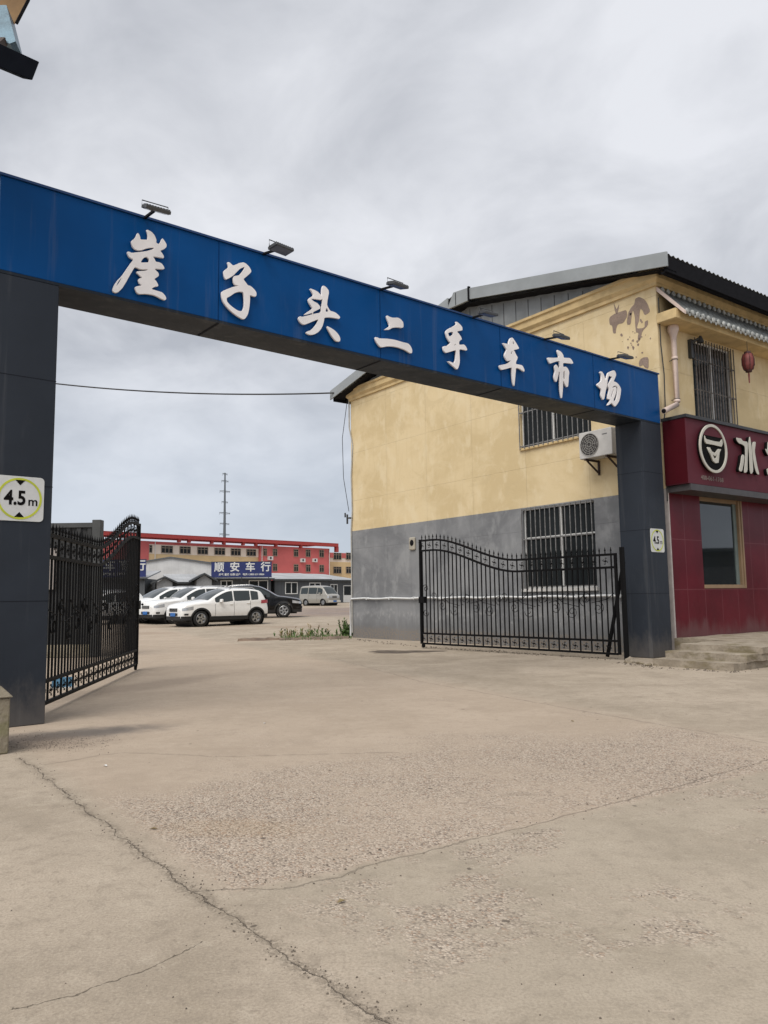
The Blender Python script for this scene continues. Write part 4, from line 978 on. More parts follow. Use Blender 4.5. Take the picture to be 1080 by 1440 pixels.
        MB().box(-.012, .05, -W_(0)*.98, W_(0)*.98, sill-.03, sill+.13).build('front_apron', TRIM, t, .01); MB().box(L-.05, L+.012, -W_(L)*.98, W_(L)*.98, sill-.03, sill+.16).build('rear_apron', TRIM, t, .01)
    # seams, handles, mirrors, lights
    zf = zt(.04)
    if not van:
        for s_ in (1, -1):
            patch('headlight', .03, .46, lambda x: zf-.17+.10*x, lambda x: zf-.075+.20*x, HEADL, .008, (s_,), 10)
            patch('fog_light', .10, .26, sill+.17, sill+.24, TRIM, .008, (s_,), 5)
            patch('taillight', L-.40, L-.015, lambda x: zbl(x)-.16, lambda x: zbl(x)-.02+.0*x, TAILL, .010, (s_,), 8)
        gr = MB().box(-.016, .02, -.36, .36, zf-.20, zf-.06).build('grille', TRIM, t, .01)
        cb_ = MB()
        for k in range(3): cb_.box(-.022, -.016, -.34, .34, zf-.18+k*.045, zf-.168+k*.045)
        cb_.build('chrome_bars', CHROME, gr)
        MB().box(-.02, .0, -W_(0)*.6, W_(0)*.6, sill+.15, sill+.26).build('lower_intake', TRIM, t, .008)
        MB().box(-.032, -.021, -.22, .22, sill+.13, sill+.27).build('number_plate', PLATEB, t)
    else:
        for s_ in (1, -1):
            patch('headlight', .02, .16, .72, .88, HEADL, .01, (s_,), 5); MB().box(-.015, .01, s_*.45-.13, s_*.45+.13, .72, .88).build('headlight', HEADL, t, .01)
        MB().box(-.014, .01, -.28, .28, .74, .84).build('grille', TRIM, t); MB().box(-.05, .02, -.78, .78, .30, .48).build('front_bumper', pm, t, .02)
        MB().box(-.062, -.051, -.22, .22, .34, .48).build('number_plate', PLATEB, t)
    sm = MB()
    for s_ in (1, -1):
        for x in [d for d in doors[0][:1]]+[doors[0][1]+.04, (doors[1][1] if len(doors) > 1 else doors[0][1])]:
            for q in range(8):
                z0_ = sill+.12+(zbl(x)-sill-.12)*q/8; z1_ = sill+.12+(zbl(x)-sill-.12)*(q+1)/8
                sm.add([(x-.006, s_*(ys(x, z0_)+.003), z0_), (x+.006, s_*(ys(x, z0_)+.003), z0_), (x+.006, s_*(ys(x, z1_)+.003), z1_), (x-.006, s_*(ys(x, z1_)+.003), z1_)], [(0, 1, 2, 3)])
    sm.build('door_gap', TRIM, t)
    for s_ in (1, -1):
        for x in [d[1]-.02 for d in doors[:2]]:
            z = zbl(x)-.11; MB().box(x-.16, x, s_*(ys(x, z)+.012)-.012, s_*(ys(x, z)+.012)+.012, z-.012, z+.014).build('door_handle', pm, t, .005)
        x = doors[0][0]+.22; z = zbl(x)+.05; yy = s_*(ys(x, z)+.12)
        mr = MB().hexa([(x-.07, yy-.1, z-.05), (x+.05, yy-.1, z-.05), (x-.05, yy+.1, z-.05), (x+.05, yy+.1, z-.05), (x-.04, yy-.1, z+.09), (x+.05, yy-.1, z+.09), (x-.03, yy+.1, z+.09), (x+.05, yy+.1, z+.09)])
        mr.build('mirror', pm, t, .03, 3); MB().box(x-.02, x+.03, min(yy, s_*ys(x, z)), max(yy, s_*ys(x, z)), z-.06, z-.03).build('mirror_arm', TRIM, t)
        if rails:
            xa, xb = rx+.15, L-.55; b = MB(); b.tube([(x_, s_*(edge(x_)[0]-.03), edge(x_)[1]+(.075 if 0 < k < 8 else .0)) for k, x_ in enumerate([xa+(xb-xa)*k/8 for k in range(9)])], .016, 6)
            b.build('roof_rail', CHROME, t)
    return t
def thing_part(name, loc, parent):
    o = bpy.data.objects.new(name, None); COL.objects.link(o); o.location = loc; o.parent = parent; o.empty_display_size = .2; return o
def place(t, p, ang, sc=1.0):
    t.location = p; t.rotation_euler = (0, 0, ang); t.scale = (sc, sc, sc)
# car 1: white crossover, seen from its left side, nose to the left
topA = [(0, .74), (.10, .90), (.35, .985), (.8, 1.05), (1.12, 1.09), (1.55, 1.33), (1.95, 1.50), (2.3, 1.555), (3.0, 1.56), (3.42, 1.52), (3.66, 1.43), (3.84, 1.12), (3.93, .92), (3.98, .75)]
beltA = [(0, .86), (.9, .93), (2.0, .98), (3.2, 1.04), (3.98, 1.08)]
GRP = 'cars parked in the used-car yard'
def spot(t, pf, pr, wheels, sc=1, side=1):
    """stand the car so the ground line front-wheel..rear-wheel of its visible side follows pf..pr"""
    d = (pr-pf); d.z = 0; ang = math.atan2(d.y, d.x); place(t, (0, 0, 0), ang, sc)
    u_ = Vector((cos(ang), sin(ang), 0)); n_ = Vector((-sin(ang), cos(ang), 0))
    p = pf-u_*wheels[0]*sc+n_*(side*sc); p.z = gh(pf.y); t.location = p
car1 = make_car('crossover', 'white crossover parked side-on nearest the gate, nose to the left', 'car', GRP, 3.98, 1.76, topA, beltA, (.80, 3.34), .325, 1.14, 2.0,
                [(1.42, 2.24), (2.30, 3.05), (3.10, 3.46)], PW, windshield=True, rear=(3.68, 3.86))
pf = gp(281.5, 881.5); w1 = Vector((cos(radians(40)), sin(radians(40)), 0))
spot(car1, pf, pf+w1, (.80, 3.34), 1.06, .78)
# car 2 and 3: larger white SUVs, nose towards the gate
topB = [(0, .80), (.10, .98), (.4, 1.06), (1.0, 1.13), (1.25, 1.17), (1.7, 1.42), (2.1, 1.60), (2.5, 1.665), (3.4, 1.67), (4.0, 1.63), (4.35, 1.54), (4.62, 1.20), (4.72, .95), (4.76, .78)]
beltB = [(0, .95), (1.0, 1.02), (2.4, 1.07), (3.6, 1.11), (4.76, 1.16)]
car2 = make_car('sport_utility_vehicle', 'white sport utility vehicle just left of the nearest crossover, dark roof rails', 'car', GRP, 4.76, 1.86, topB, beltB, (.92, 3.66), .355, 1.27, 2.15,
                [(1.55, 2.5), (2.56, 3.4), (3.46, 4.1)], PW, windshield=True, rear=(4.38, 4.63))
pf = gp(243, 877.5); w2 = Vector((cos(radians(42)), sin(radians(42)), 0)); spot(car2, pf, pf+w2, (.92, 3.66), 1.06, .80)
car3 = dup(car2); car3['label'] = 'white sport utility vehicle partly hidden by the open left gate leaf edge'
pf = gp(196, 877.5); spot(car3, pf+Vector((.1, .6, 0)), pf+Vector((.1, .6, 0))+Vector((cos(radians(42)), sin(radians(42)), 0)), (.92, 3.66), 1.06, .80)
car4 = dup(car1); car4['label'] = 'white car seen only through the bars of the left gate leaf'
pf = gp(118, 880); spot(car4, pf, pf+Vector((cos(radians(50)), sin(radians(50)), 0)), (.80, 3.34), 1.05, .8)
# black SUV facing right behind the crossover
topC = [(0, .78), (.08, .92), (.35, 1.0), (.9, 1.09), (1.25, 1.14), (1.7, 1.40), (2.15, 1.60), (2.6, 1.66), (3.4, 1.64), (3.9, 1.56), (4.25, 1.42), (4.5, 1.1), (4.6, .8)]
beltC = [(0, .92), (1.0, 1.0), (2.4, 1.05), (3.6, 1.10), (4.6, 1.14)]
car5 = make_car('sport_utility_vehicle', 'black sport utility vehicle facing right behind the white crossover, silver roof rail', 'car', GRP, 4.6, 1.86, topC, beltC, (.90, 3.6), .36, 1.27, 2.2,
                [(1.6, 2.5), (2.56, 3.3), (3.36, 3.8)], PB, windshield=True, rear=(4.27, 4.48))
pf = gp(399, 868.5); pf = pf; spot(car5, pf, pf+Vector((cos(radians(186)), sin(radians(186)), 0)), (.90, 3.6), 1.10, -.80)
# minivan by the sheds
topV = [(0, .90), (.05, .98), (.22, 1.06), (.45, 1.30), (.75, 1.62), (1.0, 1.78), (1.3, 1.84), (2.4, 1.88), (3.5, 1.86), (3.72, 1.80), (3.80, 1.4), (3.84, .9)]
beltV = [(0, 1.02), (.6, 1.06), (3.84, 1.10)]
vanm = make_car('minivan', 'champagne and ivory minivan parked by the grey sheds facing right', 'van', GRP, 3.84, 1.62, topV, beltV, (.72, 2.95), .30, .26, .92,
                [(.80, 1.45), (1.52, 2.6), (2.68, 3.62)], PV, windshield=True, rails=False, cladding=False, van=True, tumble=.2)
pf = gp(455, 852); vd = Vector((cos(radians(215)), sin(radians(215)), 0))
spot(vanm, pf, pf+Vector((-cos(radians(40)), sin(radians(40)), 0)), (.72, 2.95), 1.05, -.70)
ivory = [c for c in vanm.children if c.name.startswith('front_bumper')]
for c in ivory: c.data.materials[0] = PVW

# ------------------------------------------------------------------ sheds, warehouse, hoardings
def box_at(name, label, cat, group, pxl, pxr, ybase, ytop, YL, YR, dep, wallm, roofm, over=.25, rise=.5):
    """a shed whose front runs from pixel column pxl at distance YL to pxr at distance YR"""
    a = depth(pxl, ybase, YL); b = depth(pxr, ybase, YR); a.z = gh(a.y); b.z = gh(b.y)
    d = b-a; d.z = 0; L_ = d.length; t = thing(name, label, cat, (a.x, a.y, min(a.z, b.z)), math.atan2(d.y, d.x), group)
    h = depth((pxl+pxr)/2, ytop, (YL+YR)/2).z-min(a.z, b.z)
    return t, L_, h
def mat_clad(name, col, pitch=.25, k=.6):
    t = NT(name); O = t.tc.outputs['Object']; sx = t.n.new('ShaderNodeSeparateXYZ'); t.set(sx.inputs[0], O)
    f = t.math('FRACT', t.math('DIVIDE', sx.outputs[0], pitch)); r_ = t.step(f, .12, .0)
    c = t.mix(t.step(t.noise(.5, 4), .3, .7), tuple(x*.85 for x in col), tuple(x*1.12 for x in col)); c = t.mix(t.math('MULTIPLY', r_, k), c, tuple(x*.35 for x in col))
    return t.out(c, .6, 0, t.bump(r_, .03, -1), .4)
SHEDW = mat_clad('shed_cladding', (.075, .082, .09), .42); SHEDR = mat_clad('shed_roof', (.36, .37, .38), .5, .3)
WARE = mat_clad('warehouse_cladding', (.56, .565, .565), .9, .15)
def swin(t, x0, x1, z0, z1, door=False, frame=WHITE):
    f = MB(); w = .09
    f.box(x0, x1, -.05, .0, z0, z0+w); f.box(x0, x1, -.05, 0, z1-w, z1); f.box(x0, x0+w, -.05, 0, z0+w, z1-w); f.box(x1-w, x1, -.05, 0, z0+w, z1-w)
    if not door: f.box((x0+x1)/2-w/2, (x0+x1)/2+w/2, -.048, 0, z0+w, z1-w)
    else: f.box(x0+w, x1-w, -.045, -.005, z0+w, z0+(z1-z0)*.42)
    o = f.build('door' if door else 'window', frame, t); MB().box(x0+w, x1-w, -.02, -.004, z0+w, z1-w).build('pane', GLASSW, o)
def shed(label, pxl, pxr, ybase, ytop, YL, YR, wins, dr=(), dep=5, over=.35, rise=.9):
    t, L_, h = box_at('prefab_shed', label, 'shed', 'grey prefabricated sheds across the yard', pxl, pxr, ybase, ytop, YL, YR, dep, SHEDW, SHEDR)
    MB().box(0, L_, 0, dep, -.5, h).build('wall', SHEDW, t)
    MB().hexa([(-over, -over, h+.003), (L_+over, -over, h+.003), (-over, dep, h+rise), (L_+over, dep, h+rise), (-over, -over, h+.14), (L_+over, -over, h+.14), (-over, dep, h+rise+.14), (L_+over, dep, h+rise+.14)]).build('roof', SHEDR, t)
    MB().box(-over, L_+over, -over-.02, -over+.06, h-.05, h+.13).build('gutter', simple('gutter_dark', (.05, .055, .06), .6), t)
    for a_, b_, c_, d_ in wins: swin(t, L_*a_, L_*b_, h*c_, h*d_)
    for a_, b_ in dr: swin(t, L_*a_, L_*b_, .05, h*.80, True)
    return t, L_, h
shed('long grey ribbed shed with pale lean-to roof behind the black car', 386, 461, 849, 816, 86, 90, [(.19, .42, .42, .92), (.64, .86, .5, .9)], dep=7, rise=.9)
shed('grey ribbed shed under the blue character signboard', 297, 381, 851, 815, 83, 85, [(.15, .35, .55, .97), (.62, .95, .55, .97)], [(.41, .55)], dep=6, rise=.6)
shed('small grey shed with a white half-glazed door beside the yellow building', 461, 502, 850, 817, 91, 95, [(.08, .32, .4, .85)], [(.52, .80)], dep=6, rise=.9)
shed('low dark grey shed between the warehouse gables', 238, 277, 851, 820, 84, 85, [], dep=5, rise=1.0)
def gabled(name, label, cat, pxl, pxr, ypk, yev, ybase, Y, wallm, roofm, dep, edge_):
    a = depth(pxl, ybase, Y); b = depth(pxr, ybase, Y+.5); a.z = gh(a.y); L_ = (b-a).to_2d().length
    ze = depth(pxl, yev, Y).z-a.z; zp = depth((pxl+pxr)/2, ypk, Y).z-a.z
    t = thing(name, label, cat, a, math.atan2(b.y-a.y, b.x-a.x)); p = [(0, -.5), (L_, -.5), (L_, ze), (L_*.5, zp), (0, ze)]
    MB().prism(p, lambda x, z, q: (x, q, z), 0, dep).build('wall', wallm, t)
    r_ = MB()
    for x0, z0, x1, z1 in ((-edge_*2, ze-edge_*.6, L_*.5, zp), (L_*.5, zp, L_+edge_*2, ze-edge_*.6)):
        r_.hexa([(x0, -edge_, z0+.01), (x1, -edge_, z1+.01), (x0, dep, z0+.01), (x1, dep, z1+.01), (x0, -edge_, z0+.01+edge_*.6), (x1, -edge_, z1+.01+edge_*.6), (x0, dep, z0+.01+edge_*.6), (x1, dep, z1+.01+edge_*.6)])
    r_.build('roof', roofm, t); return t
DKR = simple('dark_ridge', (.045, .05, .055), .6)
gabled('warehouse', 'large pale grey warehouse gable left of the blue signboard', 'warehouse', 178, 300, 784.5, 793.5, 850, 97, WARE, simple('ware_edge', (.10, .11, .12), .6), 20, .25)
gabled('gabled_hut', 'small grey gabled hut left of the low dark shed', 'hut', 220, 242, 812.5, 819, 851, 82, simple('hut_grey', (.19, .195, .20), .7), DKR, 5, .3)
gabled('gabled_hut', 'grey gabled hut beside the left end of the blue signboard', 'hut', 276, 297.5, 808, 816, 851, 82, simple('hut_grey_pale', (.22, .225, .23), .7), DKR, 5, .3)
NAVY = simple('navy_board', (.012, .022, .115), .5, var=.15, sc=2)
def board(label, pxl, pxr, yt, yb, Y, txt, small):
    a = depth(pxl, yb, Y); b = depth(pxr, yb+.5, Y+.8); tz = depth((pxl+pxr)/2, yt, Y).z; L_ = (b-a).to_2d().length; h = tz-a.z
    t = thing('shop_signboard', label, 'signboard', a, math.atan2(b.y-a.y, b.x-a.x), 'navy signboards over the sheds')
    MB().box(0, L_, 0, .15, 0, h).build('panel', NAVY, t); MB().box(-.05, L_+.05, -.02, .17, -.05, 0).build('lower_edge', DKR, t)
    MB().box(-.05, L_+.05, -.02, .17, h, h+.05).build('upper_edge', DKR, t)
    n = len(txt); cs = L_/max(n, 1)
    for k, c_ in enumerate(txt):
        x = L_*(.13+.77*k/max(1, n-1)) if n > 1 else L_*.72
        text_mesh('lettering', c_, h*.66, SW, t, stand(x, -.015, h*.63), .02, .022)
    if small: text_mesh('lettering', small, h*.16, SW, t, stand(L_/2, -.015, h*.17), .01, .006)
    br = MB()
    for q in (.05, .5, .95): br.bar((L_*q, .15, h*.8), (L_*q, 1.2, .2), .06); br.box(L_*q-.04, L_*q+.04, .15, .22, -.4, h)
    br.build('support', DKR, t)
board('navy signboard with four white characters over the grey shed', 297, 382, 790, 812, 82.3, '顺安车行', '买卖 置换 分期 过户   电话 13800 631 8866')
board('navy signboard cut off by the edge of the left gate leaf', 120, 205, 787, 812, 82.0, '汽车商行', '买卖 置换 分期 过户 ')
shed('dark shed under the left navy signboard', 120, 203, 851, 814, 82.6, 83, [], dep=6)

# ------------------------------------------------------------------ red and cream factory behind
red = simple('red_render', (.58, .135, .13), .8, var=.10, sc=.25); CREAM = simple('cream_render', (.82, .71, .60), .8, var=.08, sc=.3); OCH = simple('ochre_render', (.68, .50, .27), .8, var=.08, sc=.3)
REDD = simple('red_frame', (.40, .05, .045), .7); PINKW = simple('pinkish_cream', (.62, .52, .45), .8)
R1 = depth(195, 850, 115); R2 = depth(470, 850, 143); R1.z = R2.z = .7
rd = (R2-R1); RL = rd.length; RA = math.atan2(rd.y, rd.x); ru = rd.normalized(); rn = Vector((-ru.y, ru.x, 0))
fac = thing('factory_building', 'long red and cream three-storey building behind the sheds', 'building', R1, RA)
def rf(px, py, off=0):
    P = pl(px, py, R1+rn*off, rn); return ((P-R1).dot(ru), P.z-R1.z)
zT = rf(195, 750)[1]
def fquad(name, x0, x1, z0, z1, mat, y0=0, y1=6, par=None): return MB().box(x0, x1, y0, y1, z0, z1).build(name, mat, par or fac)
xl0 = rf(142, 750)[0]-14; xa = rf(209, 800)[0]; xb = rf(364, 800)[0]; xc = rf(462, 800)[0]; zc_ = rf(209, 765)[1]; zo = rf(209, 778.5)[1]; zRt = rf(300, 765)[1]
fquad('red_wing', xl0, xa, -1, zRt, red, 0, 14)
fquad('middle_wall', xa, xb, zc_, zRt, red, .15, 14); fquad('window_band', xa, xb, zo, zc_, CREAM, .12, 13.9); fquad('lower_wall', xa, xb, -1, zo, OCH, .15, 14)
fquad('red_block', xb, xc, -1, zRt+.1, red, -.3, 14)
# open parapet frame on top
pf_ = MB().box(xl0, xc+1.6, -1.0, .0, zT-.6, zT); pf_.box(xl0, xc+1.6, -1.0, 8, zT-.12, zT-.05)
pf_.build('parapet_frame', REDD, fac); ps = MB()
for px in (249, 263, 295, 312, 339, 357, 385, 420): x = rf(px, 760)[0]; MB().box(x-.22, x+.22, -.8, -.3, zRt-.02, zT-.6).build('parapet_post', REDD, fac)
x = rf(470, 765)[0]; ps.box(x-.3, x+.3, -.9, -.3, zRt-.5, zT-.6); ps.build('parapet_post', REDD, fac)
def fwin(x0, x1, z0, z1, y, cols=3):
    f = MB(); w = .09; f.box(x0, x1, y-.1, y+.0, z0, z0+w); f.box(x0, x1, y-.1, y, z1-w, z1)
    for k in range(cols+1): xx = x0+(x1-x0-w)*k/cols; f.box(xx, xx+w, y-.09, y-.001, z0+w, z1-w)
    f.box(x0, x1, y-.085, y-.002, z0+(z1-z0)*.66, z0+(z1-z0)*.66+w)
    o = f.build('window', simple('brown_frame', (.30, .24, .18), .6) if 'brown_frame' not in bpy.data.materials else bpy.data.materials['brown_frame'], fac)
    MB().box(x0+.02, x1-.02, y-.05, y-.03, z0+.02, z1-.02).build('pane', GLASSW, o)
zw1 = rf(230, 778)[1]; zw0 = rf(230, 766.6)[1]
for a_, b_ in ((210, 214.5), (227, 243.5), (253, 268.5), (278, 293), (302, 317), (325, 339), (347, 360.5)): fwin(rf(a_, 770)[0], rf(b_, 770)[0], zo+.15, zc_-.12, .12, 3 if b_-a_ > 8 else 1)
for px in (371, 385, 414.5, 431.5, 450.5):
    w_ = 2.6 if px < 380 else 3.2
    for yt_, yb_ in ((772.5, 783), (793.5, 804)):
        x0 = rf(px-w_, 775)[0]; x1 = rf(px+w_, 775)[0]; k = (px-414)*.012; fwin(x0, x1, rf(px, yb_+k*2)[1], rf(px, yt_+k*2)[1], -.3, 2)
# right wing, set back
fquad('cream_wing', xc+.02, xc+30, zo-.2+.0, zRt-1.3, CREAM, 3, 14); 
zr1 = zRt-1.3; fquad('wing_parapet', xc+.02, xc+30, zr1, zRt-.35, red, 2.9, 14)
fquad('wing_lower_wall', xc+.02, xc+30, -1, zo-.2, OCH, 2.95, 14)
for px in (474, 491.5, 509):
    for yt_, yb_ in ((777.5, 787), (797, 806.5)):
        P0 = pl(px-5.5, yb_, R1+rn*3, rn); P1 = pl(px+5.5, yt_, R1+rn*3, rn); fwin((P0-R1).dot(ru), (P1-R1).dot(ru), P0.z-R1.z, P1.z-R1.z, 2.94, 3)

# ------------------------------------------------------------------ pylon far behind, overhead cable
YP = 420; pb = depth(315.5, 768, YP); pt_ = depth(316, 665, YP); m_per = YP/FPX
py = thing('transmission_pole', 'tall steel transmission pole with seven crossarms rising behind the red building', 'pylon', (pb.x, YP, .8))
PYM = simple('far_steel', (.10, .115, .13), .7)
MB().tube([(0, 0, 0), (0, 0, pb.z-.8), (0, 0, pt_.z-.8)], [2.0*.55, 1.5*.55, .38], 8).build('shaft', PYM, py)
for yy, wl_ in ((666, 3.6), (676, 5), (690.5, 7.5), (705.5, 4.5), (721, 7.8), (736, 6.8), (751, 7.2)):
    z = depth(316, yy, YP).z-.8; b = MB(); x = wl_*m_per; b.tube([(-x, 0, z+.25), (0, 0, z), (x, 0, z-.35)], [.10, .26, .10], 6); b.tube([(-x*.9, 0, z-.1), (0, 0, z-.9), (x*.9, 0, z-.6)], .1, 5)
    for q in (-.95, .9): b.tube([(x*q, 0, z), (x*q, 0, z-1.1)], .07, 5)
    b.build('crossarm', PYM, py)
e0 = BN+BX*-.38+BY*(GD+.35)+Vector((0, 0, 7.75)); e1 = depth(-60, 519, 30); mid = []
for k in range(25):
    q = k/24; p = e0.lerp(e1, q); p.z -= 4*.38*q*(1-q); mid.append(p)
tag(cable('overhead_cable', mid, .026, CAB), 'black overhead cable sagging from the yellow gable eave to the left', 'cable')
dm = depth(503, 812, 80)
# ------------------------------------------------------------------ weeds
LEAF = simple('weed_leaf', (.075, .14, .03), .7, var=.45, sc=12); DRY = simple('dry_stem', (.26, .20, .10), .8, var=.3, sc=9); SOIL = simple('soil', (.17, .12, .085), .95, var=.35, sc=2.5, bump=.02, bsc=12)
def blade(mb, p, h, w, a, lean, n=3):
    dx, dy = cos(a), sin(a); pts = []
    for k in range(n+1):
        q = k/n; c_ = Vector((p[0]+dx*lean*q*q, p[1]+dy*lean*q*q, p[2]+h*q)); ww = w*(1-q)**.7*.5
        pts.append([(c_.x-dy*ww, c_.y+dx*ww, c_.z), (c_.x+dy*ww, c_.y-dx*ww, c_.z)])
    mb.grid(pts, smooth=False)
def weed(px, py, h, spread, n, dry, label, bushy=False, group='weeds growing beside the yard kerb'):
    c = gp(px, py); rnd = random.Random(int(px*7)); t = thing('weed', label, 'weed', c, 0, group)
    st = MB(); lf = MB()
    for k in range(n):
        x, y = rnd.gauss(0, spread), rnd.gauss(0, spread*.5); hh = h*rnd.uniform(.5, 1.1); a = rnd.uniform(0, 2*pi); tip = (x+.18*h*cos(a), y+.18*h*sin(a), hh)
        st.tube([(x, y, -.02), ((x+tip[0])/2, (y+tip[1])/2, hh*.55), tip], [.006, .004, .002], 4)
        for q in range(16 if bushy else 7):
            f_ = rnd.uniform(.1 if bushy else .0, 1); p = (x+(tip[0]-x)*f_, y+(tip[1]-y)*f_, hh*f_); blade(lf, p, rnd.uniform(.03, .10), rnd.uniform(.03, .06), rnd.uniform(0, 6.3), rnd.uniform(.05, .16))
    st.build('stem', DRY if dry else LEAF, t); lf.build('foliage', DRY if dry > 1 else LEAF, t)
weed(484, 893, .50, .09, 14, 0, 'tall dark green leafy weed against the corner of the grey wall', True)
weed(491, 894, .36, .12, 12, 0, 'shorter dark green weed touching the downpipe at the wall corner', True)
weed(476, 895, .20, .25, 16, 0, 'low green weed clump left of the tall wall weed', True)
weed(430, 894, .20, .45, 30, 0, 'green and straw weed clump in the middle of the dirt kerb')
weed(418, 895, .34, .3, 6, 2, 'thin dry weed stalks left of the green clump')
weed(440, 893, .32, .25, 6, 2, 'dry seed-headed weed stalks right of the green clump')
weed(405, 897, .25, .3, 6, 2, 'sparse dry weed at the left end of the dirt kerb')
gr = MB(); rnd = random.Random(5)
for k in range(700):
    px = rnd.uniform(395, 495); p = gp(px, 898+rnd.gauss(0, 1.3)-(px-395)*.02); blade(gr, p, rnd.uniform(.03, .14), .02, rnd.uniform(0, 6.3), .05, 2)
tag(gr.build('grass', LEAF), 'low green ground cover along the kerb', 'grass', None, 'stuff')
ds = MB(); rr = [[], [], []]
for k in range(31):
    px = 335+k*5.2; p = gp(px, 901-(px-335)*.024+rnd.gauss(0, .35)); w_ = .5*sin(pi*min(1, (k+1)/12))*(1+.3*rnd.random()) if k < 12 else .5+.15*rnd.random()
    rr[0].append((p.x, p.y-w_, gh(p.y)-.01)); rr[1].append((p.x, p.y, gh(p.y)+.05+.03*rnd.random())); rr[2].append((p.x, p.y+w_*1.8, gh(p.y)-.01))
ds.grid(rr); tag(ds.build('dirt_strip', SOIL), 'low strip of bare soil along the yard edge', None, None, 'structure')

# ------------------------------------------------------------------ eave of the building above the left edge
YE = 6.2
P = lambda px, py, Y=YE: depth(px, py, Y)
ev = thing('neighbouring_eave', 'ochre roof soffit with black edge and blue metal bracket at the top left corner', 'building', (0, 0, 0))
OCHD = simple('ochre_soffit', (.26, .15, .06), .8, var=.3, sc=3)
a = P(-160, -160)
pts = [a, P(60, -60), P(39, 0), P(22, 33), P(15, 39), P(4, 20), P(-200, 10)]
back = [p+Vector((-.75, .5, .25)) for p in pts]; n = len(pts)
MB().add([*pts, *back], [tuple(range(n)), tuple(range(2*n-1, n-1, -1))]+[(i, (i+1) % n, (i+1) % n+n, i+n) for i in range(n)]).build('soffit', OCHD, ev)
MB().tube([P(62, -62, YE-.03), P(40, 0, YE-.03), P(23, 33, YE-.03)], .014, 5).build('edge_trim', ROOFD, ev)
mt = [P(-60, 8, 6.0), P(9, 7, 6.0), P(22, 58, 6.0), P(14, 61, 6.0), P(-60, 48, 6.0)]; bk = [p+Vector((-.05, .25, .02)) for p in mt]
MB().add([*mt, *bk], [(0, 1, 2, 3, 4), (9, 8, 7, 6, 5)]+[(i, (i+1) % 5, (i+1) % 5+5, i+5) for i in range(5)]).build('metal_bracket', simple('blue_grey_metal', (.085, .14, .18), .4, .4, var=.4, sc=5), ev)
lb = thing('dark_bar_lamp', 'black rectangular bar sticking out from the eave at the top left', 'lamp', (0, 0, 0))
q = [P(-90, 20, 5.7), P(55.5, 87, 5.7), P(45.5, 113, 5.7), P(-90, 57, 5.7)]; bk = [p+Vector((-.13, .12, .10)) for p in q]
MB().add([*q, *bk], [(0, 1, 2, 3), (7, 6, 5, 4)]+[(i, (i+1) % 4, (i+1) % 4+4, i+4) for i in range(4)]).build('bar', simple('bar_black', (.003, .004, .007), .9, spec=.05), lb, .004)
MB().bar(P(-10, 70, 5.85), P(4, 58, 6.0), .06).build('bracket', simple('bracket_brown', (.06, .04, .03), .7), lb)

# ------------------------------------------------------------------ across the street (mirrored in the shop window)
ss = thing('street_shops', 'low dark row of shops across the street beyond the right edge of the photo', 'building', (34, -12, 0), radians(80))
MB().box(0, 60, -6, 0, -.1, 3.6).build('wall', simple('street_wall', (.07, .065, .06), .8, var=.4, sc=.4), ss)
MB().box(-.4, 60.4, -6.4, .6, 3.6, 3.8).build('roof', DKR, ss)
for k in range(12): MB().box(1+k*4.9, 4.6+k*4.9, .0, .05, .1, 2.7).build('shutter', simple('shutter_grey', (.10, .10, .105), .6) if k == 0 else bpy.data.materials['shutter_grey'], ss)

# ------------------------------------------------------------------ loose grit along cracks, wall foot and steps
gm = MB(); rnd = random.Random(11)
def pebble(p, r_):
    a = rnd.uniform(0, 6.3); q = []
    for k in range(5): an = a+k*2*pi/5; rr_ = r_*rnd.uniform(.7, 1.2); q.append((p.x+rr_*cos(an), p.y+rr_*sin(an), gh(p.y)-.001))
    top = [(p.x+(x-p.x)*.6, p.y+(y-p.y)*.6, gh(p.y)+r_*rnd.uniform(.6, 1.1)) for x, y, _ in q]
    gm.add(q+top, [(0, 1, 2, 3, 4), (9, 8, 7, 6, 5)]+[(k, (k+1) % 5, (k+1) % 5+5, k+5) for k in range(5)])
def along(pts, n, sp_, r0, r1):
    q = [gp(*p) for p in pts]
    for _ in range(n):
        i = rnd.randrange(len(q)-1); p = q[i].lerp(q[i+1], rnd.random()); p = Vector((p.x+rnd.gauss(0, sp_), p.y+rnd.gauss(0, sp_), 0)); pebble(p, rnd.uniform(r0, r1))
along([(30, 1066), (150, 1160), (270, 1253), (400, 1345), (600, 1475)], 300, .045, .0015, .005)
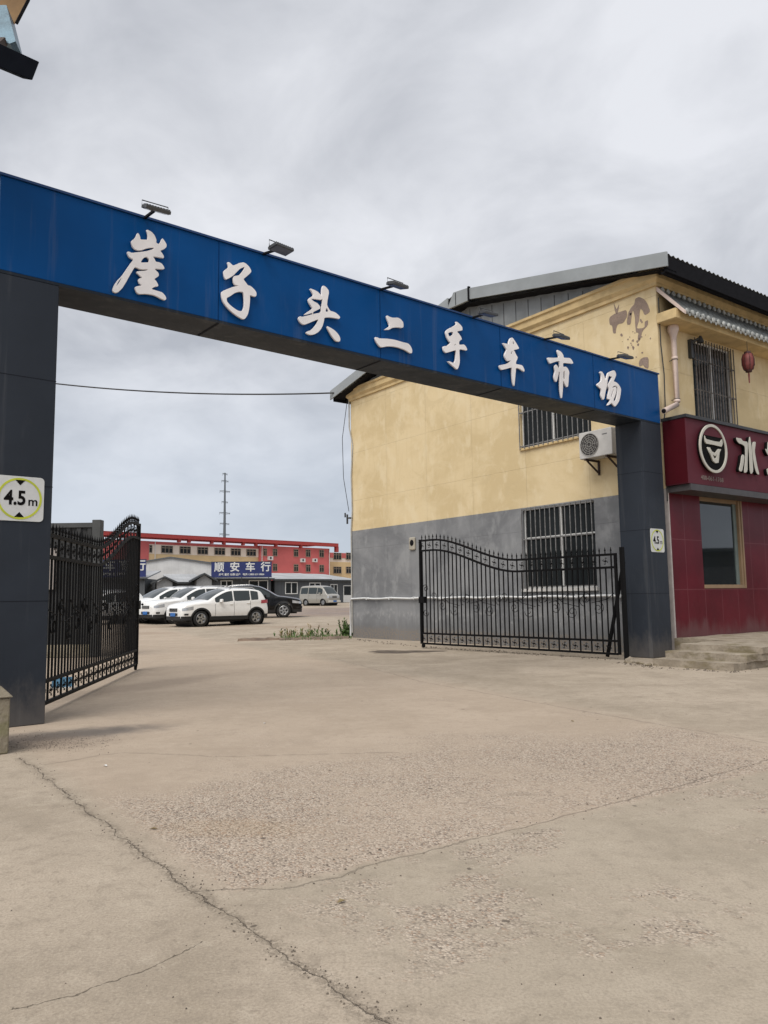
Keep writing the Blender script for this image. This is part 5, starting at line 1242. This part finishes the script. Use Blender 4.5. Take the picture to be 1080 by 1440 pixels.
along([(275, 1254), (540, 1212), (880, 1125), (1090, 1066)], 160, .10, .002, .006)
along([(500, 899), (592, 910), (700, 917), (866, 928)], 260, .10, .006, .022)
along([(870, 932), (921, 939), (1034, 946), (1080, 935)], 160, .08, .005, .018)
along([(15, 1035), (120, 1045)], 260, .16, .0015, .007); along([(14, 1048), (150, 1050)], 200, .14, .0015, .006)
for _ in range(140): p = gp(rnd.uniform(0, 1080), rnd.uniform(950, 1440)); pebble(p, rnd.uniform(.0015, .0042))
tag(gm.build('loose_grit', mat_stone('grit', (.24, .20, .16), (.10, .085, .07))), 'scattered small grit on the concrete', 'grit', None, 'stuff')
# a few dry leaves and scraps
for k, (px, py_, c_) in enumerate(((216, 1167, 0), (372, 1018, 1), (148, 1078, 1), (480, 1270, 0), (805, 1015, 0))):
    p = gp(px, py_); b = MB(); a = k*1.3; w_ = .014
    b.add([(-w_*1.6, 0, .003), (0, -w_*.7, .012), (w_*1.6, 0, .004), (0, w_*.7, .010)], [(0, 1, 2), (0, 2, 3)])
    o = b.build('dry_leaf' if c_ == 0 else 'paper_scrap', DRY if c_ == 0 else SW, None, loc=(p.x, p.y, gh(p.y)+.003), rz=a)
    tag(o, ('curled dry leaf on the lower left slab', 'tiny pale paper scrap on the concrete just inside the gateway', 'tiny pale paper scrap near the dark stain by the left pillar', 'curled dry leaf beside the junction of the slab joints', 'curled dry leaf on the smooth slab before the right pillar')[k], 'leaf' if c_ == 0 else 'scrap')
    o.modifiers.new('solid', 'SOLIDIFY').thickness = .001

for px, py in ((377.5, 785), (440, 788), (423, 788)):
    x, z = rf(px, py); m_ = MB().box(x-.45, x+.45, -.75, -.31, z-.35, z+.3); o = m_.build('wall_unit', WHITE, fac); MB().lathe([(0, -.76), (.22, -.76)], 'y', 12, (x-.08, 0, z)).build('fan', DKR, o)
for px in (218, 366.5, 461): x = rf(px, 770)[0]; MB().tube([(x, -.05 if px < 300 else -.4, -.5), (x, -.05 if px < 300 else -.4, zRt)], .07, 6).build('rain_pipe', WHITE, fac)
